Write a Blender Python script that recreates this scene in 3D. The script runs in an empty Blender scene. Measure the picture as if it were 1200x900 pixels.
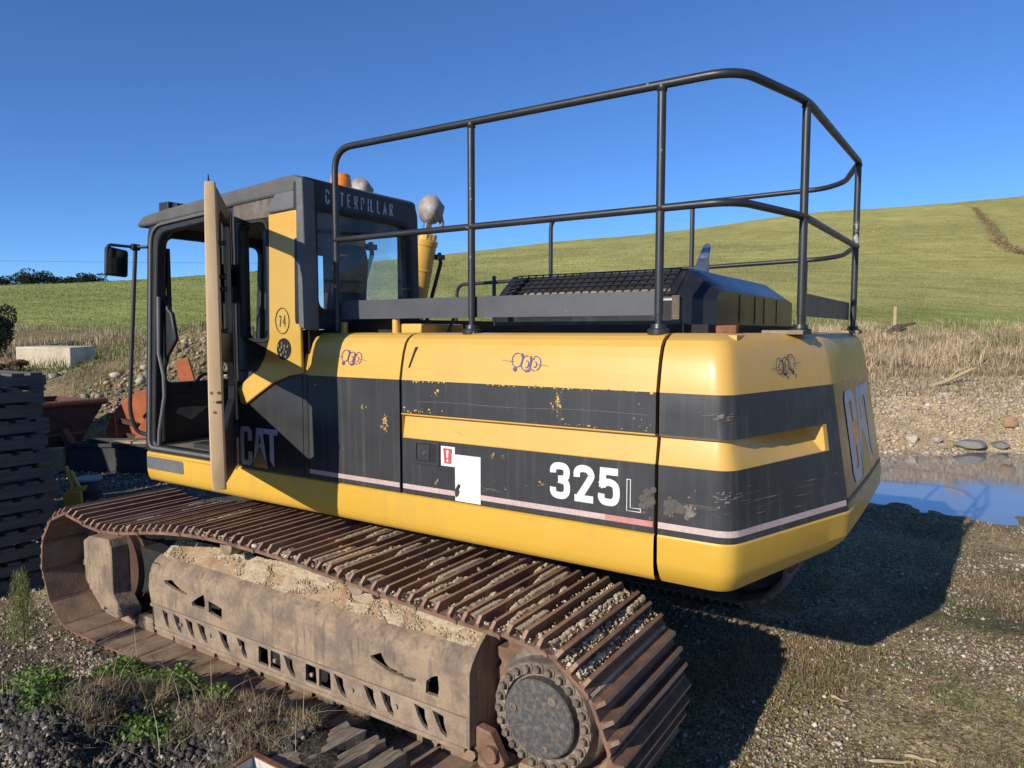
import bpy, bmesh, math, random
import numpy as np
from mathutils import Vector, Matrix

random.seed(7); RNG = np.random.default_rng(11)
SC = bpy.context.scene
COL = SC.collection

# ------------------------------------------------------------------ camera
CAM = np.array([1.064, -2.738, 2.1])
FPX = 835.0                                   # focal length in pixels of a 1200 px wide frame
PITCH = math.atan2(62, FPX)
YAW = math.atan2(1290, FPX / math.cos(PITCH))
FH = np.array([-math.cos(YAW), math.sin(YAW), 0.0])      # level viewing direction
RT = np.array([math.sin(YAW), math.cos(YAW), 0.0])       # level right direction
fwd = FH * math.cos(PITCH) - np.array([0, 0, 1.0]) * math.sin(PITCH)
upv = FH * math.sin(PITCH) + np.array([0, 0, 1.0]) * math.cos(PITCH)
cd = bpy.data.cameras.new('camera'); cam = bpy.data.objects.new('camera', cd); COL.objects.link(cam)
cam.matrix_world = Matrix(((RT[0], upv[0], -fwd[0], CAM[0]), (RT[1], upv[1], -fwd[1], CAM[1]),
                           (RT[2], upv[2], -fwd[2], CAM[2]), (0, 0, 0, 1)))
cd.sensor_fit = 'HORIZONTAL'; cd.sensor_width = 36.0; cd.lens = FPX / 1200 * 36.0
cd.clip_start = 0.05; cd.clip_end = 3000
SC.camera = cam

# ------------------------------------------------------------------ sky and sun
SUN_AZ, SUN_EL = math.radians(83.0), math.radians(24.0)   # heading of the light in plan, elevation
LD = Vector((math.cos(SUN_AZ) * math.cos(SUN_EL), math.sin(SUN_AZ) * math.cos(SUN_EL), -math.sin(SUN_EL)))
world = bpy.data.worlds.new('World'); SC.world = world; world.use_nodes = True
wn = world.node_tree; wn.nodes.clear()
sky = wn.nodes.new('ShaderNodeTexSky'); sky.sky_type = 'NISHITA'; sky.sun_disc = False
sky.sun_elevation = SUN_EL
sky.sun_rotation = math.atan2(-LD.x, -LD.y)
sky.altitude = 3000; sky.air_density = 1.0; sky.dust_density = 0.0; sky.ozone_density = 9.0
bg = wn.nodes.new('ShaderNodeBackground'); bg.inputs[1].default_value = 0.15
wo = wn.nodes.new('ShaderNodeOutputWorld')
wn.links.new(sky.outputs[0], bg.inputs[0]); wn.links.new(bg.outputs[0], wo.inputs[0])
sl = bpy.data.lights.new('sun', 'SUN'); sl.energy = 5.0; sl.angle = math.radians(0.5); sl.color = (1.0, 0.93, 0.82)
sun = bpy.data.objects.new('sun', sl); COL.objects.link(sun)
sun.rotation_euler = LD.to_track_quat('-Z', 'Y').to_euler(); sun.location = (-2, -20, 15)
vs = SC.view_settings
vs.view_transform = 'Standard'; vs.look = 'None'; vs.exposure = 0.1; vs.gamma = 1.0; vs.use_curve_mapping = False
SC.cycles.max_bounces = 6; SC.cycles.transparent_max_bounces = 12

# ------------------------------------------------------------------ materials
MATS = {}
def new_mat(name):
    m = bpy.data.materials.new(name); m.use_nodes = True; m.node_tree.nodes.clear(); MATS[name] = m
    return m, m.node_tree.nodes, m.node_tree.links
def ramp(n, l, fac, a, b, ca=(0, 0, 0, 1), cb=(1, 1, 1, 1)):
    r = n.new('ShaderNodeValToRGB'); e = r.color_ramp.elements
    e[0].position = a; e[0].color = ca; e[1].position = b; e[1].color = cb
    l.new(fac, r.inputs[0]); return r.outputs[0]
def mixc(n, l, fac, a, b, typ='MIX'):
    x = n.new('ShaderNodeMix'); x.data_type = 'RGBA'; x.blend_type = typ
    for s, v in ((0, fac), (6, a), (7, b)):
        if hasattr(v, 'links'): l.new(v, x.inputs[s])
        else: x.inputs[s].default_value = v if s == 0 else (*v[:3], 1)
    return x.outputs[2]
def noise(n, l, vec, scale, detail=5, rough=0.55, dist=0.0):
    t = n.new('ShaderNodeTexNoise'); t.inputs['Scale'].default_value = scale
    t.inputs['Detail'].default_value = detail; t.inputs['Roughness'].default_value = rough
    t.inputs['Distortion'].default_value = dist
    if vec is not None: l.new(vec, t.inputs['Vector'])
    return t.outputs[0]
def vscale(n, l, vec, s):
    m = n.new('ShaderNodeMapping'); m.inputs['Scale'].default_value = s
    l.new(vec, m.inputs['Vector']); return m.outputs[0]

def surf(name, c1, c2, scale=3.0, lo=0.35, hi=0.65, rough=0.5, rvar=0.15, metal=0.0, bump=0.15, bscale=60.0,
         chips=None, chips2=None, streak=None, rnd=False, spec=0.5, attr=False, coat=0.0, gr=0.15, grain=None):
    """painted / rusty / timber surface: two-tone mottling, fine grain, optional chips and run-down streaks"""
    m, n, l = new_mat(name)
    tc = n.new('ShaderNodeTexCoord'); vec = tc.outputs['Object']
    if rnd:
        oi = n.new('ShaderNodeObjectInfo'); mu = n.new('ShaderNodeVectorMath'); mu.operation = 'MULTIPLY_ADD'
        cb = n.new('ShaderNodeCombineXYZ')
        for i in range(3): l.new(oi.outputs['Random'], cb.inputs[i])
        mu.inputs[1].default_value = (37.0, 53.0, 71.0)
        l.new(cb.outputs[0], mu.inputs[0]); l.new(vec, mu.inputs[2]); vec = mu.outputs[0]
    if grain: base_vec = vscale(n, l, vec, grain)
    else: base_vec = vec
    f1 = ramp(n, l, noise(n, l, base_vec, scale, 8, 0.6), lo, hi)
    if attr:
        a = n.new('ShaderNodeAttribute'); a.attribute_name = 'Col'
        c = mixc(n, l, f1, a.outputs['Color'], mixc(n, l, 1.0, a.outputs['Color'], c2, 'MULTIPLY'))
    else:
        c = mixc(n, l, f1, c1, c2)
    fine = noise(n, l, base_vec, bscale, 4, 0.6)
    g = ramp(n, l, fine, 0.25, 0.75, (1 - gr * 1.1, 1 - gr * 1.1, 1 - gr * 1.1, 1), (1 + gr, 1 + gr, 1 + gr, 1))
    c = mixc(n, l, 1.0, c, g, 'MULTIPLY')
    rf = None
    if streak:   # (colour, amount, vector scale)
        s = ramp(n, l, noise(n, l, vscale(n, l, vec, streak[2]), 1.0, 5, 0.6), 0.52, 0.72)
        mm = n.new('ShaderNodeMath'); mm.operation = 'MULTIPLY'; l.new(s, mm.inputs[0]); mm.inputs[1].default_value = streak[1]
        c = mixc(n, l, mm.outputs[0], c, streak[0])
    for ch in (chips, chips2):
        if ch:   # (colour, scale, threshold, mask scale)
            a1 = noise(n, l, vec, ch[1], 6, 0.7, 0.6); a2 = noise(n, l, vec, ch[3], 3, 0.5)
            ad = n.new('ShaderNodeMath'); ad.operation = 'MULTIPLY'; l.new(a1, ad.inputs[0]); l.new(a2, ad.inputs[1])
            k = ramp(n, l, ad.outputs[0], ch[2], ch[2] + 0.02)
            c = mixc(n, l, k, c, ch[0])
            if rf is None: rf = k
    p = n.new('ShaderNodeBsdfPrincipled'); o = n.new('ShaderNodeOutputMaterial')
    l.new(c, p.inputs['Base Color'])
    rr = n.new('ShaderNodeMapRange'); rr.inputs[3].default_value = max(0.03, rough - rvar); rr.inputs[4].default_value = min(1, rough + rvar)
    l.new(noise(n, l, vec, scale * 2.3, 5), rr.inputs[0]); l.new(rr.outputs[0], p.inputs['Roughness'])
    p.inputs['Metallic'].default_value = metal; p.inputs['Specular IOR Level'].default_value = spec
    p.inputs['Coat Weight'].default_value = coat; p.inputs['Coat Roughness'].default_value = 0.15
    if bump:
        b = n.new('ShaderNodeBump'); b.inputs['Strength'].default_value = bump; b.inputs['Distance'].default_value = 0.01
        l.new(fine, b.inputs['Height']); l.new(b.outputs[0], p.inputs['Normal'])
    l.new(p.outputs[0], o.inputs[0])
    return m

def veg_mat(name, rough=0.6, trans=0.35):
    m, n, l = new_mat(name)
    a = n.new('ShaderNodeAttribute'); a.attribute_name = 'Col'
    d = n.new('ShaderNodeBsdfPrincipled'); d.inputs['Roughness'].default_value = rough; d.inputs['Specular IOR Level'].default_value = 0.25
    t = n.new('ShaderNodeBsdfTranslucent'); x = n.new('ShaderNodeMixShader'); x.inputs[0].default_value = trans
    o = n.new('ShaderNodeOutputMaterial')
    l.new(a.outputs['Color'], d.inputs['Base Color']); l.new(a.outputs['Color'], t.inputs['Color'])
    l.new(d.outputs[0], x.inputs[1]); l.new(t.outputs[0], x.inputs[2]); l.new(x.outputs[0], o.inputs[0])
    return m
def glass_mat(name, tint, refl=1.5, haze=0.0):
    m, n, l = new_mat(name)
    t = n.new('ShaderNodeBsdfTransparent'); t.inputs[0].default_value = (*tint, 1)
    g = n.new('ShaderNodeBsdfGlossy'); g.inputs['Roughness'].default_value = 0.02
    fr = n.new('ShaderNodeFresnel'); fr.inputs[0].default_value = refl
    x = n.new('ShaderNodeMixShader'); o = n.new('ShaderNodeOutputMaterial')
    l.new(fr.outputs[0], x.inputs[0]); l.new(t.outputs[0], x.inputs[1]); l.new(g.outputs[0], x.inputs[2])
    out = x.outputs[0]
    if haze:
        d = n.new('ShaderNodeBsdfDiffuse'); d.inputs[0].default_value = (0.5, 0.5, 0.48, 1)
        tc = n.new('ShaderNodeTexCoord'); k = ramp(n, l, noise(n, l, tc.outputs['Object'], 6, 5), 0.3, 0.8, (0, 0, 0, 1), (haze, haze, haze, 1))
        y = n.new('ShaderNodeMixShader'); l.new(k, y.inputs[0]); l.new(out, y.inputs[1]); l.new(d.outputs[0], y.inputs[2]); out = y.outputs[0]
    l.new(out, o.inputs[0]); return m

YEL = (0.74, 0.40, 0.045)
surf('yellow', (0.655, 0.388, 0.080), (0.60, 0.345, 0.065), 1.6, 0.3, 0.75, 0.42, 0.12, bump=0.01, bscale=140, gr=0.03,
     chips=((0.12, 0.07, 0.04), 34, 0.445, 5.0), streak=((0.45, 0.28, 0.09), 0.22, (9, 9, 1.2)), coat=0.15)
surf('yellow_lower', (0.65, 0.385, 0.050), (0.585, 0.335, 0.042), 1.6, 0.3, 0.75, 0.42, 0.12, bump=0.01, bscale=140, gr=0.03,
     chips=((0.12, 0.07, 0.04), 34, 0.45, 5.0), streak=((0.38, 0.25, 0.10), 0.25, (7, 7, 0.8)), coat=0.15)
surf('black_panel', (0.022, 0.023, 0.025), (0.036, 0.036, 0.038), 5, 0.3, 0.7, 0.52, 0.12, bump=0.02, gr=0.06, bscale=120,
     chips=((0.50, 0.33, 0.10), 22, 0.435, 3.2), chips2=((0.25, 0.24, 0.22), 60, 0.455, 4.0),
     streak=((0.085, 0.083, 0.08), 0.55, (38, 38, 0.9)))
surf('black_paint', (0.018, 0.018, 0.020), (0.030, 0.030, 0.031), 6, 0.3, 0.7, 0.42, 0.12, bump=0.05, bscale=120,
     chips=((0.34, 0.32, 0.29), 40, 0.415, 4.0))
surf('cab_black', (0.014, 0.014, 0.016), (0.026, 0.026, 0.027), 5, 0.3, 0.7, 0.5, 0.15, bump=0.05, bscale=100,
     chips=((0.16, 0.09, 0.05), 26, 0.44, 4.0))
surf('hood_black', (0.012, 0.013, 0.015), (0.022, 0.023, 0.025), 3, 0.3, 0.7, 0.34, 0.1, bump=0.02, bscale=60, gr=0.06, spec=0.4,
     streak=((0.09, 0.085, 0.08), 0.35, (14, 14, 1.5)), coat=0.06)
surf('grey_roof', (0.075, 0.073, 0.070), (0.115, 0.11, 0.10), 6, 0.3, 0.7, 0.75, 0.12, bump=0.12, bscale=90)
surf('roof_rust', (0.16, 0.135, 0.11), (0.10, 0.065, 0.045), 7, 0.35, 0.65, 0.8, 0.1, bump=0.2, bscale=70,
     streak=((0.035, 0.035, 0.037), 0.9, (20, 20, 2)))
surf('grey_trim', (0.10, 0.10, 0.10), (0.14, 0.135, 0.13), 5, 0.3, 0.7, 0.6, 0.1, bump=0.05)
surf('door_edge', (0.58, 0.42, 0.24), (0.50, 0.34, 0.18), 2.2, 0.35, 0.7, 0.7, 0.1, bump=0.03, bscale=120, gr=0.05,
     chips=((0.16, 0.09, 0.05), 30, 0.455, 5.0), streak=((0.33, 0.19, 0.10), 0.55, (14, 14, 0.7)))
surf('rust_shoe', (0.25, 0.13, 0.078), (0.125, 0.072, 0.048), 9, 0.35, 0.68, 0.75, 0.15, metal=0.15, bump=0.35, bscale=70, rnd=True,
     streak=((0.30, 0.24, 0.17), 0.5, (6, 6, 6)))
surf('rust_polished', (0.33, 0.18, 0.11), (0.40, 0.27, 0.185), 14, 0.35, 0.65, 0.5, 0.15, metal=0.3, bump=0.15, bscale=90, rnd=True)
surf('track_frame', (0.31, 0.22, 0.14), (0.185, 0.135, 0.095), 6.5, 0.42, 0.60, 0.9, 0.08, bump=0.4, bscale=55,
     streak=((0.095, 0.083, 0.076), 0.9, (34, 34, 4.5)), chips=((0.27, 0.12, 0.05), 12, 0.41, 3.0))
surf('shoe_dust', (0.29, 0.205, 0.13), (0.165, 0.11, 0.072), 7, 0.35, 0.65, 0.9, 0.08, bump=0.3, bscale=60, rnd=True)
surf('frame_dust', (0.42, 0.31, 0.19), (0.28, 0.165, 0.095), 7, 0.38, 0.62, 0.95, 0.05, bump=0.6, bscale=48)
surf('kick_plate', (0.055, 0.057, 0.062), (0.075, 0.077, 0.082), 4, rough=0.5, bump=0.02, gr=0.06, chips=((0.35, 0.33, 0.30), 46, 0.45, 4.0))
surf('dusty_steel', (0.33, 0.25, 0.17), (0.20, 0.145, 0.10), 9, 0.35, 0.65, 0.9, 0.08, bump=0.4, bscale=60)
surf('hub_cover', (0.060, 0.058, 0.058), (0.165, 0.135, 0.105), 42, 0.44, 0.70, 0.7, 0.15, bump=0.25, bscale=90,
     chips=((0.30, 0.15, 0.06), 7, 0.40, 3.0))
surf('hub_ring', (0.105, 0.090, 0.075), (0.30, 0.24, 0.17), 12, 0.4, 0.65, 0.75, 0.15, bump=0.3, bscale=70)
surf('bolt_steel', (0.24, 0.19, 0.14), (0.12, 0.09, 0.07), 20, 0.4, 0.65, 0.65, 0.1, metal=0.3, bump=0.2)
surf('dark_under', (0.010, 0.010, 0.010), (0.022, 0.019, 0.016), 6, rough=0.85, bump=0.1)
surf('rubber', (0.012, 0.012, 0.013), (0.02, 0.02, 0.02), 8, rough=0.7, bump=0.1)
surf('white_decal', (0.72, 0.71, 0.69), (0.64, 0.63, 0.61), 5, rough=0.5, bump=0.0, chips=((0.04, 0.04, 0.042), 26, 0.46, 5.0))
surf('worn_decal', (0.50, 0.53, 0.56), (0.40, 0.43, 0.46), 5, rough=0.55, bump=0.0, chips=((0.02, 0.02, 0.022), 34, 0.325, 9.0))
surf('cat_decal', (0.62, 0.64, 0.68), (0.52, 0.54, 0.58), 6, rough=0.45, bump=0.0, chips=((0.03, 0.03, 0.03), 22, 0.45, 5.0))
surf('stripe_decal', (0.55, 0.42, 0.39), (0.48, 0.33, 0.30), 3, rough=0.5, bump=0.0, chips=((0.05, 0.045, 0.04), 24, 0.44, 4.0))
surf('red_decal', (0.55, 0.07, 0.06), (0.45, 0.09, 0.08), 6, rough=0.5, bump=0.0)
surf('red_stripe', (0.50, 0.13, 0.11), (0.52, 0.25, 0.22), 6, rough=0.5, bump=0.0)
surf('ink_purple', (0.13, 0.09, 0.30), (0.07, 0.05, 0.16), 40, rough=0.5, bump=0.0)
surf('ink_dark', (0.02, 0.02, 0.05), (0.04, 0.03, 0.10), 40, rough=0.5, bump=0.0)
surf('ink_black', (0.018, 0.015, 0.012), (0.05, 0.035, 0.02), 30, rough=0.6, bump=0.0)
surf('triangle_decal', (0.42, 0.30, 0.10), (0.34, 0.24, 0.09), 6, rough=0.5, bump=0.0)
surf('cw_rear', (0.085, 0.050, 0.028), (0.12, 0.075, 0.042), 3, rough=0.28, rvar=0.08, bump=0.02, streak=((0.20, 0.13, 0.07), 0.5, (22, 22, 0.7)), coat=0.3)
surf('bare_metal', (0.23, 0.20, 0.165), (0.13, 0.11, 0.09), 30, rough=0.6, bump=0.1)
surf('chip_brown', (0.30, 0.17, 0.06), (0.42, 0.26, 0.08), 40, rough=0.7, bump=0.1)
surf('residue', (0.105, 0.090, 0.075), (0.075, 0.066, 0.058), 30, rough=0.8, bump=0.1)
surf('mud', (0.54, 0.44, 0.295), (0.42, 0.325, 0.205), 22, 0.35, 0.65, 0.98, 0.02, bump=1.0, bscale=130, gr=0.25)
surf('chrome', (0.55, 0.55, 0.56), (0.42, 0.42, 0.43), 6, rough=0.18, rvar=0.08, metal=0.9, bump=0.0)
surf('plastic_wrap', (0.22, 0.19, 0.165), (0.36, 0.32, 0.28), 16, 0.35, 0.65, 0.5, 0.1, bump=0.5, bscale=24)
surf('orange_lens', (0.85, 0.27, 0.01), (0.75, 0.20, 0.01), 6, rough=0.3, bump=0.0, coat=0.3)
surf('seat_cloth', (0.05, 0.05, 0.055), (0.075, 0.075, 0.08), 12, rough=0.9, bump=0.2)
surf('cab_floor', (0.25, 0.19, 0.13), (0.14, 0.11, 0.08), 8, rough=0.9, bump=0.3)
surf('orange_rust', (0.46, 0.115, 0.028), (0.30, 0.085, 0.03), 3.5, 0.35, 0.65, 0.8, 0.1, bump=0.2, bscale=40,
     chips=((0.10, 0.06, 0.04), 10, 0.40, 2.0))
surf('dark_rust', (0.060, 0.024, 0.016), (0.10, 0.045, 0.03), 4, rough=0.85, bump=0.3, bscale=40)
surf('old_timber', (0.085, 0.083, 0.08), (0.14, 0.13, 0.115), 5, rough=0.9, bump=0.5, bscale=26, rnd=True, grain=(6, 0.7, 6))
surf('sleeper_timber', (0.36, 0.285, 0.20), (0.17, 0.13, 0.09), 5, 0.35, 0.65, 0.9, 0.08, bump=0.8, bscale=22, rnd=True, grain=(14, 0.8, 14))
surf('pale_timber', (0.45, 0.36, 0.20), (0.34, 0.26, 0.14), 5, rough=0.85, bump=0.4, bscale=26, grain=(0.7, 6, 6))
surf('white_rusty', (0.62, 0.60, 0.54), (0.55, 0.50, 0.42), 4, rough=0.55, bump=0.1, chips=((0.22, 0.09, 0.035), 14, 0.34, 3.0))
surf('rust_edge', (0.25, 0.095, 0.04), (0.14, 0.06, 0.03), 14, rough=0.9, bump=0.4)
surf('concrete', (0.70, 0.60, 0.42), (0.58, 0.48, 0.33), 2, rough=0.9, bump=0.3, bscale=30, streak=((0.36, 0.28, 0.18), 0.6, (7, 7, 0.6)))
surf('grey_concrete', (0.38, 0.36, 0.32), (0.28, 0.26, 0.23), 5, rough=0.9, bump=0.4, bscale=30)
surf('grey_steel', (0.030, 0.032, 0.037), (0.055, 0.052, 0.05), 5, rough=0.7, bump=0.2, bscale=30)
surf('stone', (1, 1, 1), (0.72, 0.70, 0.68), 14, rough=0.92, bump=0.5, bscale=60, attr=True)
surf('bark', (0.10, 0.075, 0.05), (0.05, 0.04, 0.03), 9, rough=0.95, bump=0.6, bscale=20)
surf('mirror_face', (0.32, 0.32, 0.32), (0.26, 0.26, 0.26), 3, rough=0.06, rvar=0.02, metal=1.0, bump=0.0)
surf('red_soil', (0.25, 0.14, 0.075), (0.19, 0.115, 0.06), 1.2, rough=0.95, bump=0.4, bscale=8)
surf('cable', (0.04, 0.04, 0.04), (0.05, 0.05, 0.05), 3, rough=0.6, bump=0)
veg_mat('blade', 0.6, 0.30); veg_mat('leaf', 0.45, 0.30); veg_mat('far_leaf', 0.8, 0.15)
glass_mat('clear_glass', (0.90, 0.94, 0.92), 1.35, 0.0)
glass_mat('tint_glass', (0.90, 0.94, 0.90), 1.4, 0.34)
def M(k): return MATS[k]

# ------------------------------------------------------------------ mesh builders
WL = {}                                     # world location of each thing's root
def link(o, parent=None):
    COL.objects.link(o)
    if parent is not None: o.parent = parent
    return o
def root_loc(o):
    while o.parent is not None: o = o.parent
    return WL.get(o.name, Vector((0, 0, 0)))
def tag(o, label=None, cat=None, group=None, kind=None):
    for k, v in (('label', label), ('category', cat), ('group', group), ('kind', kind)):
        if v: o[k] = v
    return o
def thing(name, loc, label, cat, group=None):
    o = bpy.data.objects.new(name, None); o.empty_display_size = 0.2; o.location = loc
    COL.objects.link(o); WL[o.name] = Vector(loc); return tag(o, label, cat, group)

class MB:
    """collects shapes in world coordinates; build() makes ONE mesh object of them"""
    def __init__(s): s.v = []; s.f = []; s.m = []
    def add(s, vs, fs, mi=0):
        b = len(s.v); s.v += [tuple(map(float, p)) for p in vs]
        for k, f in enumerate(fs):
            s.f.append([b + i for i in f]); s.m.append(mi if isinstance(mi, int) else mi[k])
        return s
    def box(s, lo, hi, mi=0, rot=None, at=None):
        x0, y0, z0 = lo; x1, y1, z1 = hi
        vs = [Vector(p) for p in ((x0, y0, z0), (x1, y0, z0), (x1, y1, z0), (x0, y1, z0), (x0, y0, z1), (x1, y0, z1), (x1, y1, z1), (x0, y1, z1))]
        if rot is not None:
            c = Vector(at) if at is not None else Vector(((x0 + x1) / 2, (y0 + y1) / 2, (z0 + z1) / 2))
            vs = [c + rot @ (p - c) for p in vs]
        return s.add(vs, [(0, 3, 2, 1), (4, 5, 6, 7), (0, 1, 5, 4), (1, 2, 6, 5), (2, 3, 7, 6), (3, 0, 4, 7)], mi)
    def prism(s, poly, conv, h0, h1, mi=0, side_mi=None):
        """poly in 2D; conv(a, b, h) -> 3D"""
        n = len(poly)
        vs = [conv(a, b, h0) for a, b in poly] + [conv(a, b, h1) for a, b in poly]
        sm = mi if side_mi is None else side_mi
        return s.add(vs, [list(range(n))[::-1], [n + i for i in range(n)]] + [(i, (i + 1) % n, n + (i + 1) % n, n + i) for i in range(n)],
                     [mi, mi] + [sm] * n)
    def ring(s, outer, inner, conv, h0, h1, mi=0):
        n = len(outer)
        vs = [conv(a, b, h) for h in (h0, h1) for P in (outer, inner) for a, b in P]
        fs = []
        for i in range(n):
            j = (i + 1) % n
            fs += [(i, n + i, n + j, j), (2 * n + i, 2 * n + j, 3 * n + j, 3 * n + i), (i, j, 2 * n + j, 2 * n + i), (n + i, 3 * n + i, 3 * n + j, n + j)]
        return s.add(vs, fs, mi)
    def tube(s, pts, r, n=10, mi=0, caps=True, closed=False):
        P = [Vector(p) for p in pts]; k = len(P)
        rs = r if isinstance(r, (list, tuple)) else [r] * k
        T = []
        for i in range(k):
            a = P[(i - 1) % k] if (closed or i > 0) else P[i]; b = P[(i + 1) % k] if (closed or i < k - 1) else P[i]
            T.append((b - a).normalized())
        up = Vector((0, 0, 1)) if abs(T[0].z) < 0.9 else Vector((1, 0, 0))
        N = (up - T[0] * up.dot(T[0])).normalized(); vs = []
        for i in range(k):
            N = (N - T[i] * N.dot(T[i])).normalized(); B = T[i].cross(N)
            for q in range(n):
                a = 2 * math.pi * q / n; vs.append(P[i] + (N * math.cos(a) + B * math.sin(a)) * rs[i])
        fs = []
        for i in range(k if closed else k - 1):
            i2 = (i + 1) % k
            for q in range(n): fs.append((i * n + q, i * n + (q + 1) % n, i2 * n + (q + 1) % n, i2 * n + q))
        if caps and not closed: fs += [list(range(n))[::-1], [(k - 1) * n + q for q in range(n)]]
        return s.add(vs, fs, mi)
    def lathe(s, prof, axis_o, axis, n=32, mi=0, cap=True):
        """prof: (h along axis, radius)"""
        A = Vector(axis).normalized(); O = Vector(axis_o)
        U = (Vector((0, 0, 1)) if abs(A.z) < 0.9 else Vector((1, 0, 0))); U = (U - A * U.dot(A)).normalized(); W = A.cross(U)
        vs = [O + A * h + (U * math.cos(2 * math.pi * q / n) + W * math.sin(2 * math.pi * q / n)) * r for h, r in prof for q in range(n)]
        fs = [(i * n + q, i * n + (q + 1) % n, (i + 1) * n + (q + 1) % n, (i + 1) * n + q) for i in range(len(prof) - 1) for q in range(n)]
        if cap: fs += [list(range(n))[::-1], [(len(prof) - 1) * n + q for q in range(n)]]
        return s.add(vs, fs, mi)
    def sheet(s, rows, mi=0, closed=False):
        """rows: list of equally long point lists"""
        nr, nc = len(rows), len(rows[0])
        fs = [(i * nc + j, i * nc + j + 1, (i + 1) * nc + j + 1, (i + 1) * nc + j) for i in range(nr - 1) for j in range(nc - 1)]
        return s.add([p for r in rows for p in r], fs, mi)
    def mesh(s, name, mats, origin=(0, 0, 0), smooth=False, angle=35):
        me = bpy.data.meshes.new(name); o = Vector(origin)
        me.from_pydata([Vector(p) - o for p in s.v], [], s.f)
        for m in (mats if isinstance(mats, (list, tuple)) else [mats]): me.materials.append(M(m))
        me.polygons.foreach_set('material_index', s.m)
        bm = bmesh.new(); bm.from_mesh(me); bmesh.ops.recalc_face_normals(bm, faces=bm.faces)
        if smooth:
            lim = math.radians(angle)
            for f in bm.faces: f.smooth = True
            for e in bm.edges:
                if len(e.link_faces) == 2 and e.calc_face_angle(0) > lim: e.smooth = False
        bm.to_mesh(me); bm.free(); me.update()
        return me
    def build(s, name, mats, parent=None, smooth=False, bevel=0, origin=None, angle=35, seg=2):
        if parent is not None: org = root_loc(parent)
        else: org = Vector(origin) if origin is not None else Vector((0, 0, 0))
        ob = bpy.data.objects.new(name, s.mesh(name, mats, org, smooth, angle))
        link(ob, parent)
        if parent is None: ob.location = org; WL[ob.name] = org
        if bevel:
            b = ob.modifiers.new('bevel', 'BEVEL'); b.width = bevel; b.segments = seg; b.limit_method = 'ANGLE'; b.angle_limit = math.radians(35)
            b.harden_normals = False
            if not smooth:
                for p in ob.data.polygons: p.use_smooth = True
                ob.data.set_sharp_from_angle(angle=math.radians(35))
        return ob
def share(name, src, parent, M4):
    """a copy that shares mesh data, placed in world space by M4"""
    o = bpy.data.objects.new(name, src); link(o, parent)
    L = root_loc(parent) if parent is not None else Vector((0, 0, 0))
    o.matrix_local = Matrix.Translation(-L) @ M4
    return o

def rounded(poly, rad, seg=5):
    n = len(poly); out = []
    rads = rad if isinstance(rad, (list, tuple)) else [rad] * n
    for i in range(n):
        p = Vector(poly[i]); a = Vector(poly[i - 1]); b = Vector(poly[(i + 1) % n])
        u = (a - p).normalized(); v = (b - p).normalized(); r = rads[i]
        half = math.acos(max(-1, min(1, u.dot(v)))) / 2; t = r / math.tan(half)
        p0 = p + u * t; p1 = p + v * t
        for k in range(seg + 1):
            f = k / seg; q = p0.lerp(p, f).lerp(p.lerp(p1, f), f); out.append((q.x, q.y))
    return out
def fillet(pts, r, seg=6):
    """round the inner corners of an open 3D polyline"""
    P = [Vector(p) for p in pts]; out = [P[0]]
    for i in range(1, len(P) - 1):
        u = (P[i - 1] - P[i]); v = (P[i + 1] - P[i]); d = min(r, u.length * 0.48, v.length * 0.48)
        a = P[i] + u.normalized() * d; b = P[i] + v.normalized() * d
        for k in range(seg + 1):
            f = k / seg; out.append(a.lerp(P[i], f).lerp(P[i].lerp(b, f), f))
    return out + [P[-1]]
def ribbon(mb, pts, w, conv, h, mi=0):
    """flat stroke along a 2D polyline"""
    P = [Vector(p) for p in pts]; L = []; R = []
    for i in range(len(P)):
        a = P[max(0, i - 1)]; b = P[min(len(P) - 1, i + 1)]; t = (b - a).normalized(); nrm = Vector((-t.y, t.x))
        ww = w[i] if isinstance(w, (list, tuple)) else w
        L.append(P[i] + nrm * ww / 2); R.append(P[i] - nrm * ww / 2)
    vs = [conv(p.x, p.y, h) for p in L] + [conv(p.x, p.y, h) for p in R]; n = len(P)
    mb.add(vs, [(i, i + 1, n + i + 1, n + i) for i in range(n - 1)], mi)

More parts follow.
